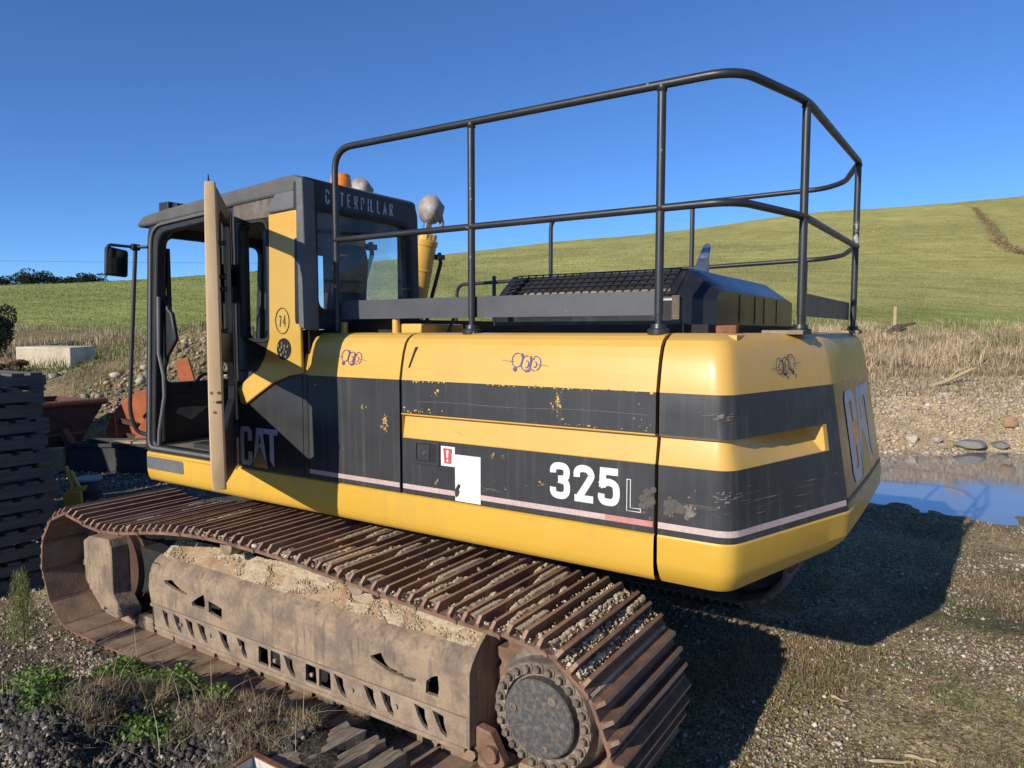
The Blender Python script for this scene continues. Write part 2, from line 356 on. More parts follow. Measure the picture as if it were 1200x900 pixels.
# -------- numpy helpers: value noise, stones, blades
TAB = RNG.random((256, 256))
def vnoise(x, y):
    xi = np.floor(x).astype(int); yi = np.floor(y).astype(int); fx = x - xi; fy = y - yi
    fx = fx * fx * (3 - 2 * fx); fy = fy * fy * (3 - 2 * fy)
    a = TAB[xi & 255, yi & 255]; b = TAB[(xi + 1) & 255, yi & 255]; c = TAB[xi & 255, (yi + 1) & 255]; d = TAB[(xi + 1) & 255, (yi + 1) & 255]
    return (a * (1 - fx) + b * fx) * (1 - fy) + (c * (1 - fx) + d * fx) * fy - 0.5
def fbm(x, y, s, o=4, g=0.5):
    r = 0; a = 1
    for k in range(o):
        r = r + a * vnoise(x / s + 17.3 * k + 80, y / s - 9.1 * k + 80); s = s / 2.03; a *= g
    return r
def np_object(name, V, F, C, mat, parent=None, smooth=False):
    me = bpy.data.meshes.new(name); V = np.asarray(V, np.float32); F = np.asarray(F, np.int32)
    L = root_loc(parent) if parent is not None else Vector((0, 0, 0)); V = V - np.array(L, np.float32)
    k = F.shape[1]
    me.vertices.add(len(V)); me.vertices.foreach_set('co', V.ravel())
    me.loops.add(F.size); me.loops.foreach_set('vertex_index', F.ravel())
    me.polygons.add(len(F)); me.polygons.foreach_set('loop_start', np.arange(0, F.size, k, dtype=np.int32))
    me.polygons.foreach_set('loop_total', np.full(len(F), k, np.int32))
    if smooth: me.polygons.foreach_set('use_smooth', np.ones(len(F), bool))
    me.update(calc_edges=True); me.validate()
    if C is not None:
        C = np.asarray(C, np.float32)
        if C.shape[1] == 3: C = np.concatenate([C, np.ones((len(C), 1), np.float32)], 1)
        a = me.color_attributes.new('Col', 'FLOAT_COLOR', 'POINT'); a.data.foreach_set('color', C.ravel())
    me.materials.append(M(mat)); o = bpy.data.objects.new(name, me); return link(o, parent)
_t = (1 + 5 ** 0.5) / 2
ICO_V = np.array([(-1, _t, 0), (1, _t, 0), (-1, -_t, 0), (1, -_t, 0), (0, -1, _t), (0, 1, _t), (0, -1, -_t), (0, 1, -_t), (_t, 0, -1), (_t, 0, 1), (-_t, 0, -1), (-_t, 0, 1)]) / math.hypot(1, _t)
ICO_F = np.array([(0, 11, 5), (0, 5, 1), (0, 1, 7), (0, 7, 10), (0, 10, 11), (1, 5, 9), (5, 11, 4), (11, 10, 2), (10, 7, 6), (7, 1, 8), (3, 9, 4), (3, 4, 2), (3, 2, 6), (3, 6, 8), (3, 8, 9), (4, 9, 5), (2, 4, 11), (6, 2, 10), (8, 6, 7), (9, 8, 1)])
def rand_rot(n):
    q = RNG.normal(size=(n, 4)); q /= np.linalg.norm(q, axis=1)[:, None]; w, x, y, z = q.T
    return np.stack([np.stack([1 - 2 * (y * y + z * z), 2 * (x * y - z * w), 2 * (x * z + y * w)], 1),
                     np.stack([2 * (x * y + z * w), 1 - 2 * (x * x + z * z), 2 * (y * z - x * w)], 1),
                     np.stack([2 * (x * z - y * w), 2 * (y * z + x * w), 1 - 2 * (x * x + y * y)], 1)], 1)
def stones(P, R, C, flat=0.75):
    """P (n,3), R radii, C colours -> V, F, colours"""
    n = len(P); V = np.repeat(ICO_V[None], n, 0) * (1 + 0.30 * RNG.normal(size=(n, 12, 1)).clip(-1, 1))
    V = V * RNG.uniform(0.65, 1.25, (n, 1, 3)); V = np.einsum('nij,nkj->nki', rand_rot(n), V)
    V[:, :, 2] *= flat
    V = V * R[:, None, None] + P[:, None, :]
    F = (ICO_F[None] + (np.arange(n) * 12)[:, None, None]).reshape(-1, 3)
    return V.reshape(-1, 3), F, np.repeat(C, 12, 0)
OCT_V = np.array([(1, 0, 0), (-1, 0, 0), (0, 1, 0), (0, -1, 0), (0, 0, 1), (0, 0, -1)], float)
OCT_F = np.array([(0, 2, 4), (2, 1, 4), (1, 3, 4), (3, 0, 4), (2, 0, 5), (1, 2, 5), (3, 1, 5), (0, 3, 5)])
def pebbles(P, R, C):
    n = len(P); V = np.repeat(OCT_V[None], n, 0) * (1 + 0.3 * RNG.normal(size=(n, 6, 1)).clip(-1, 1)) * RNG.uniform(0.65, 1.3, (n, 1, 3)); V = np.einsum('nij,nkj->nki', rand_rot(n), V)
    V = V * R[:, None, None] + P[:, None, :]
    return V.reshape(-1, 3), (OCT_F[None] + (np.arange(n) * 6)[:, None, None]).reshape(-1, 3), np.repeat(C, 6, 0)
def pick(cols, n, jit=0.12):
    c = np.array(cols)[RNG.integers(0, len(cols), n)]
    return (c * (1 + jit * RNG.normal(size=(n, 1)))).clip(0.004, 0.95)
def blades(P, H, W, C, lean=0.5, seg=2, tip=0.7):
    n = len(P); a = RNG.uniform(0, 2 * math.pi, n); d = np.stack([np.cos(a), np.sin(a), np.zeros(n)], 1)
    b = RNG.uniform(0, 2 * math.pi, n); s = np.stack([np.cos(b), np.sin(b), np.zeros(n)], 1)
    ln = np.abs(RNG.normal(size=n)) * lean; V = []; CC = []
    for k in range(seg + 1):
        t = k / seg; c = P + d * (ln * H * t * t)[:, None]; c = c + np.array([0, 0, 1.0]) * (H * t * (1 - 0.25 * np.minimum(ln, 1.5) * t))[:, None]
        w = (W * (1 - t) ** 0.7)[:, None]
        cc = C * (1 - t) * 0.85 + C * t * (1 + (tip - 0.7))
        if k < seg: V += [c - s * w / 2, c + s * w / 2]; CC += [cc, cc]
        else: V.append(c); CC.append(cc)
    m = 2 * seg + 1; V = np.stack(V, 1).reshape(-1, 3); CC = np.stack(CC, 1).reshape(-1, 3); F = []
    base = (np.arange(n) * m)[:, None]
    for k in range(seg):
        i = 2 * k
        if k < seg - 1: F += [base + np.array([i, i + 1, i + 3]), base + np.array([i, i + 3, i + 2])]
        else: F.append(base + np.array([i, i + 1, i + 2]))
    return V, np.concatenate(F, 0), CC
def leaves(P, S, C, up=0.6, tilt=(0, 0, 1.0)):
    """small folded leaf: two triangles"""
    n = len(P); R = rand_rot(n); nrm = R[:, 2]; nrm = nrm + np.array(tilt) * up; nrm /= np.linalg.norm(nrm, axis=1)[:, None]
    a = np.cross(nrm, R[:, 0]); a /= np.linalg.norm(a, axis=1)[:, None]; b = np.cross(nrm, a)
    S = S[:, None]
    V = np.stack([P - a * S, P + b * S * 0.6 + nrm * S * 0.2, P + a * S, P - b * S * 0.6 + nrm * S * 0.2], 1).reshape(-1, 3)
    base = (np.arange(n) * 4)[:, None]
    F = np.concatenate([base + np.array([0, 1, 2]), base + np.array([0, 2, 3])], 0)
    return V, F, np.repeat(C, 4, 0)
def merge(parts):
    V, F, C = [], [], []; o = 0
    for v, f, c in parts: V.append(v); F.append(f + o); C.append(c); o += len(v)
    return np.concatenate(V), np.concatenate(F), np.concatenate(C)
def xy(u, w): return CAM[0] + FH[0] * w + RT[0] * u, CAM[1] + FH[1] * w + RT[1] * u      # valley axes -> world
def uw(x, y): return (x - CAM[0]) * RT[0] + (y - CAM[1]) * RT[1], (x - CAM[0]) * FH[0] + (y - CAM[1]) * FH[1]
def sstep(a, b, x): t = np.clip((x - a) / (b - a), 0, 1); return t * t * (3 - 2 * t)

# ================================================================== the ground
def ridge(u): return 17.3 + 0.105 * np.maximum(u, -86.0)
def TZ(u, w, fine=True):
    u = np.asarray(u, float); w = np.asarray(w, float)
    hb = 0.9 - 0.3 * sstep(2, -7, u)
    b0 = 12.2 + 0.8 * fbm(u, u * 0, 5.0, 2); b1 = b0 + 2.6
    z = hb * sstep(b0, b1, w) + (2.2 - hb) * np.clip((w - b1) / (28 - b1), 0, 1)
    z = z + (ridge(u) - 2.2) * np.clip((w - 28) / 102, 0, 1)
    z = z - 0.012 * np.clip(w - 132, 0, 400)
    z = z + 1.45 * np.exp(-(((u + 6.3) / 2.9) ** 2 + ((w - 15.2) / 2.1) ** 2))              # rubble heap beyond the cab
    z = z + 0.45 * np.exp(-(((u + 12.5) / 3.0) ** 2 + ((w - 22.0) / 2.6) ** 2))
    far = sstep(9, 16, w)
    z = z + far * (0.30 * fbm(u, w, 2.6, 4) * (1 - sstep(24, 34, w)) + 0.8 * fbm(u, w, 26, 3) * sstep(34, 80, w))
    pud = sstep(1.15, 0.55, np.sqrt(((u - 8.6) / 5.2) ** 2 + ((w - 10.2) / 2.35) ** 2) + 0.35 * fbm(u, w, 1.6, 3))
    z = z - 0.14 * pud
    if fine:
        left = sstep(0.2, -1.2, u) * sstep(7, 4.5, w)
        near = 1 - sstep(10, 14, w)
        z = z + near * (0.05 * fbm(u, w, 1.4, 3) + 0.018 * fbm(u, w, 0.22, 2))
        xx, yy = xy(u, w)
        z = z + 0.12 * sstep(-3.7, -3.0, xx) * sstep(-0.75, -1.1, xx) * sstep(-0.36, -0.55, yy) * sstep(-2.2, -1.2, yy)      # soil pushed up beside the track
        z = z + left * sstep(4.0, 3.4, w) * (0.09 + 0.14 * fbm(u, w, 0.30, 3))
    return z
def ground_point(u, w): x, y = xy(u, w); return np.stack([x, y, TZ(u, w)], -1)
def ground_z(x, y): u, w = uw(x, y); return float(TZ(u, w))

def axis(lo, a, b, hi, step, grow):
    mid = list(np.arange(a, b, step)); l = []; x = a; s = step
    while x > lo: s *= grow; x -= s; l.append(x)
    r = []; x = mid[-1]; s = step
    while x < hi: s *= grow; x += s; r.append(x)
    return np.array(l[::-1] + mid + r)
ua = axis(-420, -5.2, 6.5, 420, 0.055, 1.055); wa = axis(-60, 2.4, 10.5, 520, 0.055, 1.035)
U, W = np.meshgrid(ua, wa, indexing='ij'); X, Y = xy(U, W); Z = TZ(U, W)
nu, nw = U.shape
def ground_colour(u, w):
    n1 = fbm(u, w, 1.1, 4)[..., None]; n2 = fbm(u + 40, w, 0.35, 3)[..., None]; n3 = fbm(u - 70, w + 30, 9.0, 4)[..., None]
    near = np.array([0.30, 0.24, 0.14]) * (1 + 0.5 * n1) + np.array([0.05, 0.03, 0.01]) * n2
    dark = np.array([0.075, 0.066, 0.056]) * (1 + 0.6 * n2)
    kl = (sstep(0.4, -1.0, u) * sstep(6.5, 3.6, w))[..., None]; c = near * (1 - kl) + dark * kl
    kd = sstep(-1.5, -4.0, u) * sstep(5.5, 7.0, w) * (1 - sstep(11, 13, w)); c = c * (1 - kd[..., None]) + np.array([0.095, 0.09, 0.08]) * kd[..., None]
    gr = sstep(0.05, 0.3, fbm(u + 9, w - 5, 0.8, 4)) * (1 - sstep(9, 11, w)); c = c * (1 - 0.35 * gr[..., None]) + np.array([0.075, 0.085, 0.03]) * 0.35 * gr[..., None]
    bank = np.array([0.42, 0.325, 0.21]) * (1 + 0.35 * n1)
    lk = sstep(0, -4, u)[..., None]; bank = bank * (1 - lk) + np.array([0.20, 0.15, 0.095]) * (1 + 0.5 * n1) * lk
    k = sstep(11.5, 13.0, w)[..., None]; c = c * (1 - k) + bank * k
    dry = np.array([0.25, 0.19, 0.10]) * (1 + 0.4 * n1); grn = np.array([0.11, 0.13, 0.04])
    g = sstep(-0.05, 0.3, fbm(u + 3, w, 2.4, 3))[..., None]; dry = dry * (1 - 0.5 * g) + grn * 0.5 * g
    k = sstep(14.8, 17.0, w + 1.5 * n1[..., 0])[..., None]; c = c * (1 - k) + dry * k
    low = np.array([0.26, 0.285, 0.085]); high = np.array([0.345, 0.325, 0.115])
    up = sstep(-22, 12, u + 14 * n3[..., 0]) * sstep(31, 37, w + 6 * n3[..., 0] + 0.04 * u); up = np.maximum(up, 0.8 * sstep(60, 110, w) * sstep(-40, 10, u))[..., None]
    hill = low * (1 - up) + high * up; hill = hill * (1 + 0.22 * n3 + 0.12 * n1)
    k = sstep(26, 29.5, w + 2.0 * n1[..., 0])[..., None]; c = c * (1 - k) + hill * k
    return np.clip(c, 0.01, 0.8)
GC = ground_colour(U, W)
idx = np.arange(nu * nw).reshape(nu, nw)
F = np.stack([idx[:-1, :-1], idx[1:, :-1], idx[1:, 1:], idx[:-1, 1:]], -1).reshape(-1, 4)
m, n, l = new_mat('ground')
tc = n.new('ShaderNodeTexCoord'); at = n.new('ShaderNodeAttribute'); at.attribute_name = 'Col'
mp = n.new('ShaderNodeMapping'); mp.inputs['Rotation'].default_value = (0, 0, -math.atan2(RT[1], RT[0])); mp.inputs['Scale'].default_value = (0.25, 1.5, 1.0)
l.new(tc.outputs['Object'], mp.inputs['Vector'])
c = at.outputs['Color']
for sc_, lo, hi, vec in ((0.45, 0.82, 1.15, tc.outputs['Object']), (0.9, 0.80, 1.2, mp.outputs[0]), (3.5, 0.80, 1.18, tc.outputs['Object']), (22, 0.70, 1.28, tc.outputs['Object']), (95, 0.65, 1.35, tc.outputs['Object'])):
    g = ramp(n, l, noise(n, l, vec, sc_, 5, 0.6), 0.3, 0.7, (lo, lo, lo, 1), (hi, hi, hi * 0.98, 1)); c = mixc(n, l, 1.0, c, g, 'MULTIPLY')
for vsz, amt in ((60, 0.55), (150, 0.5)):
    vo = n.new('ShaderNodeTexVoronoi'); vo.inputs['Scale'].default_value = vsz; l.new(tc.outputs['Object'], vo.inputs['Vector'])
    bw = n.new('ShaderNodeSeparateColor'); l.new(vo.outputs['Color'], bw.inputs[0])
    g = ramp(n, l, bw.outputs[0], 0.0, 1.0, (1 - amt * .9, 1 - amt * .95, 1 - amt, 1), (1 + amt, 1 + amt, 1 + amt * .95, 1)); c = mixc(n, l, 1.0, c, g, 'MULTIPLY')
p = n.new('ShaderNodeBsdfPrincipled'); p.inputs['Roughness'].default_value = 0.95; p.inputs['Specular IOR Level'].default_value = 0.15
bp = n.new('ShaderNodeBump'); bp.inputs['Strength'].default_value = 0.6; bp.inputs['Distance'].default_value = 0.03
l.new(noise(n, l, tc.outputs['Object'], 45, 6, 0.7), bp.inputs['Height']); l.new(bp.outputs[0], p.inputs['Normal'])
l.new(c, p.inputs['Base Color']); o = n.new('ShaderNodeOutputMaterial'); l.new(p.outputs[0], o.inputs[0])
ground = np_object('ground', np.stack([X, Y, Z], -1).reshape(-1, 3), F, GC.reshape(-1, 3), 'ground', smooth=True)
tag(ground, 'gravelly yard running up into the grassy hillside', kind='structure')

# water lying in the hollow at the foot of the bank
m, n, l = new_mat('water')
tc = n.new('ShaderNodeTexCoord'); p = n.new('ShaderNodeBsdfPrincipled'); p.inputs['Base Color'].default_value = (0.20, 0.195, 0.18, 1)
p.inputs['Roughness'].default_value = 0.03; p.inputs['IOR'].default_value = 2.2
bp = n.new('ShaderNodeBump'); bp.inputs['Strength'].default_value = 0.04; bp.inputs['Distance'].default_value = 0.02
l.new(noise(n, l, tc.outputs['Object'], 9, 3), bp.inputs['Height']); l.new(bp.outputs[0], p.inputs['Normal'])
o = n.new('ShaderNodeOutputMaterial'); l.new(p.outputs[0], o.inputs[0])
mb = MB(); rows = []
for w in np.linspace(7.4, 13.2, 14): rows.append([(*xy(u, w), -0.055) for u in np.linspace(2.6, 15, 20)])
mb.sheet(rows); tag(mb.build('puddle', 'water'), 'still blue puddle at the foot of the gravel bank', kind='structure')

# bare red soil scar across the upper hill
scar = [(73, 114, .25), (67, 103, .45), (60.6, 92, .55), (53.5, 80, .6), (47.4, 70, .6), (43.6, 62, .5), (42.4, 57, .45), (45, 52, .4)]
SP = np.concatenate([np.linspace(scar[k], scar[k + 1], 40, endpoint=False) for k in range(len(scar) - 1)])
SP = np.repeat(SP, 12, 0); uu = SP[:, 0] + RNG.normal(size=len(SP)) * SP[:, 2] * .5; ww = SP[:, 1] + RNG.normal(size=len(SP)) * .6
PS = np.stack([*xy(uu, ww), TZ(uu, ww) + RNG.uniform(.10, .20, len(uu))], -1)
V, F, C = leaves(PS, RNG.uniform(.06, .17, len(uu)), pick([(.42, .26, .15), (.36, .23, .13), (.46, .30, .17), (.34, .26, .12)], len(uu)), 6.0, (-.24 * FH[0], -.24 * FH[1], 1.0))
tag(np_object('eroded_track', V, F, C, 'stone'), 'red eroded soil scar across the upper hillside', kind='structure')

# ================================================================== the excavator
EX = thing('excavator', (-2.2, 1.5, 0.0), 'weathered yellow and black tracked excavator parked with its cab door swung open', 'excavator')
XZ = lambda a, b, h: (a, h, b)              # drawing plane along the left side: (x, z), depth y
YZ = lambda a, b, h: (h, a, b)              # drawing plane across the machine: (y, z), depth x
W_H = 3.05                                  # width of the upper structure

# ---- inner body (dark, seen only in the seams) and deck
mb = MB()
mb.box((-2.09, 0.075, 1.10), (0.16, W_H - 0.10, 2.00))
mb.build('inner_body', 'dark_under', EX)
mb = MB(); mb.box((-2.09, 0.16, 2.055), (0.26, W_H - 0.16, 2.083)); mb.build('deck_plate', 'yellow', EX)
# underside frame, swing ring and far side
mb = MB(); mb.box((-3.6, 0.75, 0.98), (0.0, W_H - 0.75, 1.09)); mb.box((-3.70, 0.12, 1.06), (0.2, W_H - 0.12, 1.10)); mb.lathe([(0.62, 0.7), (0.98, 0.7)], (-2.2, 1.5, 0), (0, 0, 1), 40)
mb.build('swing_frame', 'dark_under', EX)
mb = MB(); mb.box((-3.7, 2.0, 1.09), (-2.1, W_H, 1.75)); mb.box((-2.09, W_H - 0.045, 1.10), (-0.01, W_H, 2.06)); mb.build('far_side_cover', 'yellow', EX, bevel=0.03)

# ---- side profiles: (y, z, material) from the top down
BEV = [(0.20, 2.092), (0.13, 2.089), (0.095, 2.080), (0.066, 2.062), (0.045, 2.035), (0.028, 1.99), (0.012, 1.92), (0.0, 1.852)]
def side_sheet(mb, prof, x0, x1, thick=0.03, nx=8):
    """extruded panel with its own thickness; prof: list of (y, z, mi of the strip below)"""
    rows = [[(x, y, z) for x in np.linspace(x0, x1, nx)] for y, z, mi in prof]
    for i in range(len(rows) - 1): mb.sheet([rows[i], rows[i + 1]], prof[i][2])
    for x in (x0, x1):                      # returned edges
        for i in range(len(prof) - 1):
            (y0, z0, mi), (y1, z1, _) = prof[i], prof[i + 1]
            mb.add([(x, y0, z0), (x, y1, z1), (x, y1 + thick, z1), (x, y0 + thick, z0)], [(0, 1, 2, 3)], mi)
    mb.sheet([[(x, prof[-1][0], prof[-1][1]) for x in (x0, x1)], [(x, prof[-1][0] + thick, prof[-1][1]) for x in (x0, x1)]], prof[-2][2])
top = [(y, z, 0) for y, z in BEV[:-1]]
mb = MB()
prof = top + [(0.0, 1.852, 1), (0.0, 1.682, 1), (-0.004, 1.6815, 0), (-0.004, 1.676, 0), (0.024, 1.667, 0), (0.006, 1.560, 0), (0.0, 1.556, 1), (0.0, 1.268, 1)]
side_sheet(mb, prof, -1.385, -0.016)
mb.add([(-1.3855, 0.001, 1.676), (-1.3855, 0.001, 1.557), (-1.3855, 0.026, 1.667)], [(0, 1, 2)], 0)
engine_door = mb.build('engine_door', ['yellow', 'black_panel'], EX, smooth=True, angle=25)
mb = MB(); side_sheet(mb, top + [(0.0, 1.852, 1), (0.0, 1.266, 1)], -2.088, -1.402); front_door = mb.build('front_side_door', ['yellow', 'black_panel'], EX, smooth=True, angle=25)
# front-left bulge of the panel row beside the cab
mb = MB(); side_sheet(mb, [(0.2, 2.088, 0), (0.12, 2.080, 0), (0.07, 2.04, 0), (0.03, 1.97, 0), (0.003, 1.855, 1), (0.003, 1.266, 1)], -2.135, -2.096); mb.build('filler_panel', ['yellow', 'black_panel'], EX, smooth=True)

# ---- lower skirt, one run from the cab front to the counterweight seam
SK = [(0.03, 1.2625), (0.006, 1.2620), (-0.002, 1.255), (-0.004, 1.20), (-0.002, 1.13), (0.006, 1.09), (0.022, 1.066), (0.05, 1.055), (0.12, 1.053)]
mb = MB(); xs = [-3.80, -3.795, -3.775, -3.74, -3.6, -3.0, -2.4, -1.8, -1.2, -0.6, -0.016]
ins = [0.13, 0.06, 0.02, 0.0] + [0] * 7
rows = [[(x, y + i, z) for x, i in zip(xs, ins)] for y, z in SK]; mb.sheet(rows)
mb.sheet([[(xs[0], y + ins[0], z) for y, z in SK], [(xs[0] + .02, y + 0.8, z) for y, z in SK]])
skirt = mb.build('lower_skirt', 'yellow_lower', EX, smooth=True, angle=40)
mb = MB(); mb.prism(rounded([(-3.735, 1.150), (-3.735, 1.235), (-3.31, 1.235), (-3.31, 1.150)], 0.02), XZ, -0.0075, -0.002); mb.build('grip_patch', 'grey_trim', skirt)

# ---- counterweight
LV = [  # z, side y, corner1 x, corner2 (x, y), material of the strip below (side, rear)
    (2.092, 0.19, 0.18, (0.36, 0.97)), (2.089, 0.13, 0.21, (0.415, 0.93)), (2.062, 0.070, 0.235, (0.455, 0.90)), (2.03, 0.045, 0.25, (0.472, 0.89)),
    (1.97, 0.024, 0.262, (0.488, 0.885)), (1.852, 0.0, 0.278, (0.510, 0.88)), (1.76, 0, 0.282, (0.524, 0.875)), (1.682, 0.0, 0.285, (0.536, 0.872)), (1.676, -0.003, 0.285, (0.537, 0.872)),
    (1.667, 0.0, 0.286, (0.538, 0.871)), (1.560, 0.0, 0.289, (0.555, 0.865)), (1.556, 0.0, 0.289, (0.556, 0.865)), (1.38, 0.0, 0.296, (0.582, 0.857)), (1.266, 0.0, 0.30, (0.600, 0.85)),
    (1.258, -0.004, 0.302, (0.606, 0.848)), (1.15, -0.002, 0.298, (0.598, 0.85)), (1.12, 0.008, 0.292, (0.580, 0.853)), (1.075, 0.035, 0.28, (0.535, 0.86)), (1.055, 0.055, 0.27, (0.51, 0.87)), (1.053, 0.16, 0.2, (0.4, 0.95))]
def cw_outline(lv):
    z, ys, c1, (cx, cy) = lv
    p = [(0.0 + 0.0, ys), (0.10, ys), (c1 - 0.07, ys)]
    for k in range(1, 7):                   # rounded corner between side and chamfer
        f = k / 7; a = Vector((c1 - 0.07, ys)); c = Vector((c1, ys)); b = c + (Vector((cx, cy)) - c).normalized() * 0.07
        q = a.lerp(c, f).lerp(c.lerp(b, f), f); p.append((q.x, q.y))
    c = Vector((c1, ys)); e = Vector((cx, cy)); d = (e - c)
    for f in (0.10, 0.25, 0.40, 0.55, 0.70, 0.80, 0.84, 0.88, 0.94): q = c + d * f; p.append((q.x, q.y))
    p += [(cx - 0.003, cy - 0.012), (cx + 0.001, cy + 0.012)]
    p += [(cx + 0.006, 1.2), (cx + 0.008, 1.525), (cx + 0.006, 1.85), (cx + 0.001, W_H - cy - 0.012), (cx - 0.003, W_H - cy + 0.012)]
    p += [(c1, W_H - ys), (0.0, W_H - ys)]
    return p
mb = MB(); rows = []
for lv in LV: rows.append([[x, y, lv[0]] for x, y in cw_outline(lv)])
org_ = [list(p) for p in rows[9]]; nc = len(rows[0]); J_END = 16               # the stripe scoop runs out on the chamfer here
i_in = 9                                     # level 1.667 is pushed inward
for j in range(nc):
    if j <= J_END - 2:
        dep = 0.024 if j < 10 else 0.024 + 0.060 * min(1, (j - 9) / 3.0)
        a = Vector(org_[max(0, j - 1)][:2]); b = Vector(org_[min(nc - 1, j + 1)][:2]); t = (b - a).normalized(); nin = Vector((-t.y, t.x))
        rows[i_in][j][0] += nin.x * dep; rows[i_in][j][1] += nin.y * dep
for i in range(len(rows) - 1):
    for j in range(nc - 1):
        rear = 19 <= j <= 23
        z = LV[i][0]
        if z > 1.853: mi = 0
        elif 1.677 >= z > 1.557 and j < J_END: mi = 0
        elif z > 1.267: mi = 2 if rear else 1
        else: mi = 3
        mb.add([rows[i][j], rows[i][j + 1], rows[i + 1][j + 1], rows[i + 1][j]], [(0, 1, 2, 3)], mi)
mb.add([(r[0][0], r[0][1], r[0][2]) for r in rows] + [(r[-1][0], r[-1][1], r[-1][2]) for r in rows][::-1], [list(range(2 * len(rows)))], 0)
me_ = mb
cw = None
cwo = me_.mesh('counterweight', ['yellow', 'black_panel', 'cw_rear', 'yellow_lower'], root_loc(EX))
bm = bmesh.new(); bm.from_mesh(cwo); bmesh.ops.remove_doubles(bm, verts=bm.verts, dist=0.0004); bmesh.ops.recalc_face_normals(bm, faces=bm.faces)
for f in bm.faces: f.smooth = True
for e in bm.edges:
    if len(e.link_faces) == 2 and e.calc_face_angle(0) > math.radians(24): e.smooth = False
bm.to_mesh(cwo); bm.free()
cw = bpy.data.objects.new('counterweight', cwo); link(cw, EX)
mb = MB(); mb.sheet([[(0.06, 0.2, 2.0885), (0.06, 2.85, 2.0885)], [(0.38, 0.95, 2.0885), (0.38, 2.1, 2.0885)]]); mb.build('counterweight_top', 'yellow', cw)

# ---- pinstripe along the lower black band
def strip(mb, pts, z0, z1, out=0.002, mi=0):
    mb.sheet([[(x, y - out, z1) for x, y in pts], [(x, y - out, z0) for x, y in pts]], mi)
mb = MB(); strip(mb, [(-2.085, 0), (-1.405, 0)], 1.293, 1.318); mb.build('pinstripe', 'stripe_decal', front_door)
mb = MB(); strip(mb, [(-1.382, 0), (-0.235, 0)], 1.293, 1.318); mb.build('pinstripe', 'stripe_decal', engine_door)
mb = MB(); strip(mb, [(-0.234, 0), (-0.02, 0)], 1.293, 1.318); mb.build('red_pinstripe', 'red_stripe', engine_door)
def cw_at(z):
    for a, b in zip(LV, LV[1:]):
        if a[0] >= z >= b[0]:
            f = (a[0] - z) / (a[0] - b[0]); g = lambda p, q: p + (q - p) * f
            return (z, g(a[1], b[1]), g(a[2], b[2]), (g(a[3][0], b[3][0]), g(a[3][1], b[3][1])))
def cw_strip(z0, z1, j0, j1, out):
    res = []
    for z in (z1, z0):
        P = [Vector(p) for p in cw_outline(cw_at(z))]; r = []
        for j in range(j0, j1 + 1):
            t = (P[min(j + 1, len(P) - 1)] - P[max(j - 1, 0)]).normalized(); nn = Vector((t.y, -t.x)); q = P[j] + nn * out
            r.append((q.x, q.y, z))
        res.append(r)
    return res
mb = MB(); rr = cw_strip(1.293, 1.319, 0, 18, 0.0022); rr[0][0] = (0.002, -0.0022, 1.319); rr[1][0] = (0.002, -0.0022, 1.293); mb.sheet(rr); mb.build('pinstripe', 'stripe_decal', cw)
mb = MB(); mb.sheet(cw_strip(1.296, 1.316, 19, 23, 0.0022)); mb.build('pinstripe', 'grey_trim', cw)

# ---- lettering and marks
def cat_mark(x0, z0, w, h, conv, d, parent, letters, tri):
    S = lambda a, b: (x0 + a * w, z0 + b * h)
    C_ = [(0.05, 0), (.27, 0), (.33, .10), (.33, .36), (.215, .36), (.215, .13), (.115, .13), (.115, .87), (.215, .87), (.215, .64), (.33, .64), (.33, .90), (.27, 1), (.05, 1), (0, .9), (0, .10)]
    A1 = [(.345, .05), (.45, 1), (.527, 1), (.527, .87), (.495, .60), (.527, .60), (.527, .52)]
    A2 = [(.529, .52), (.529, .60), (.56, .60), (.529, .87), (.529, 1), (.605, 1), (.715, .05)]
    T_ = [(.62, 1), (1, 1), (1, .86), (.90, .86), (.90, .04), (.79, .20), (.79, .86), (.62, .86)]
    mb = MB()
    for k, P in enumerate((C_, A1, A2, T_)): mb.add([conv(*S(a, b), d) for a, b in P], [list(range(len(P)))])
    mb.build('letter_mark', letters, parent)
    mb = MB(); mb.add([conv(*S(a, b), d) for a, b in ((.32, -.02), (.528, .46), (.74, -.02))], [(0, 1, 2)]); mb.build('triangle_mark', tri, parent)
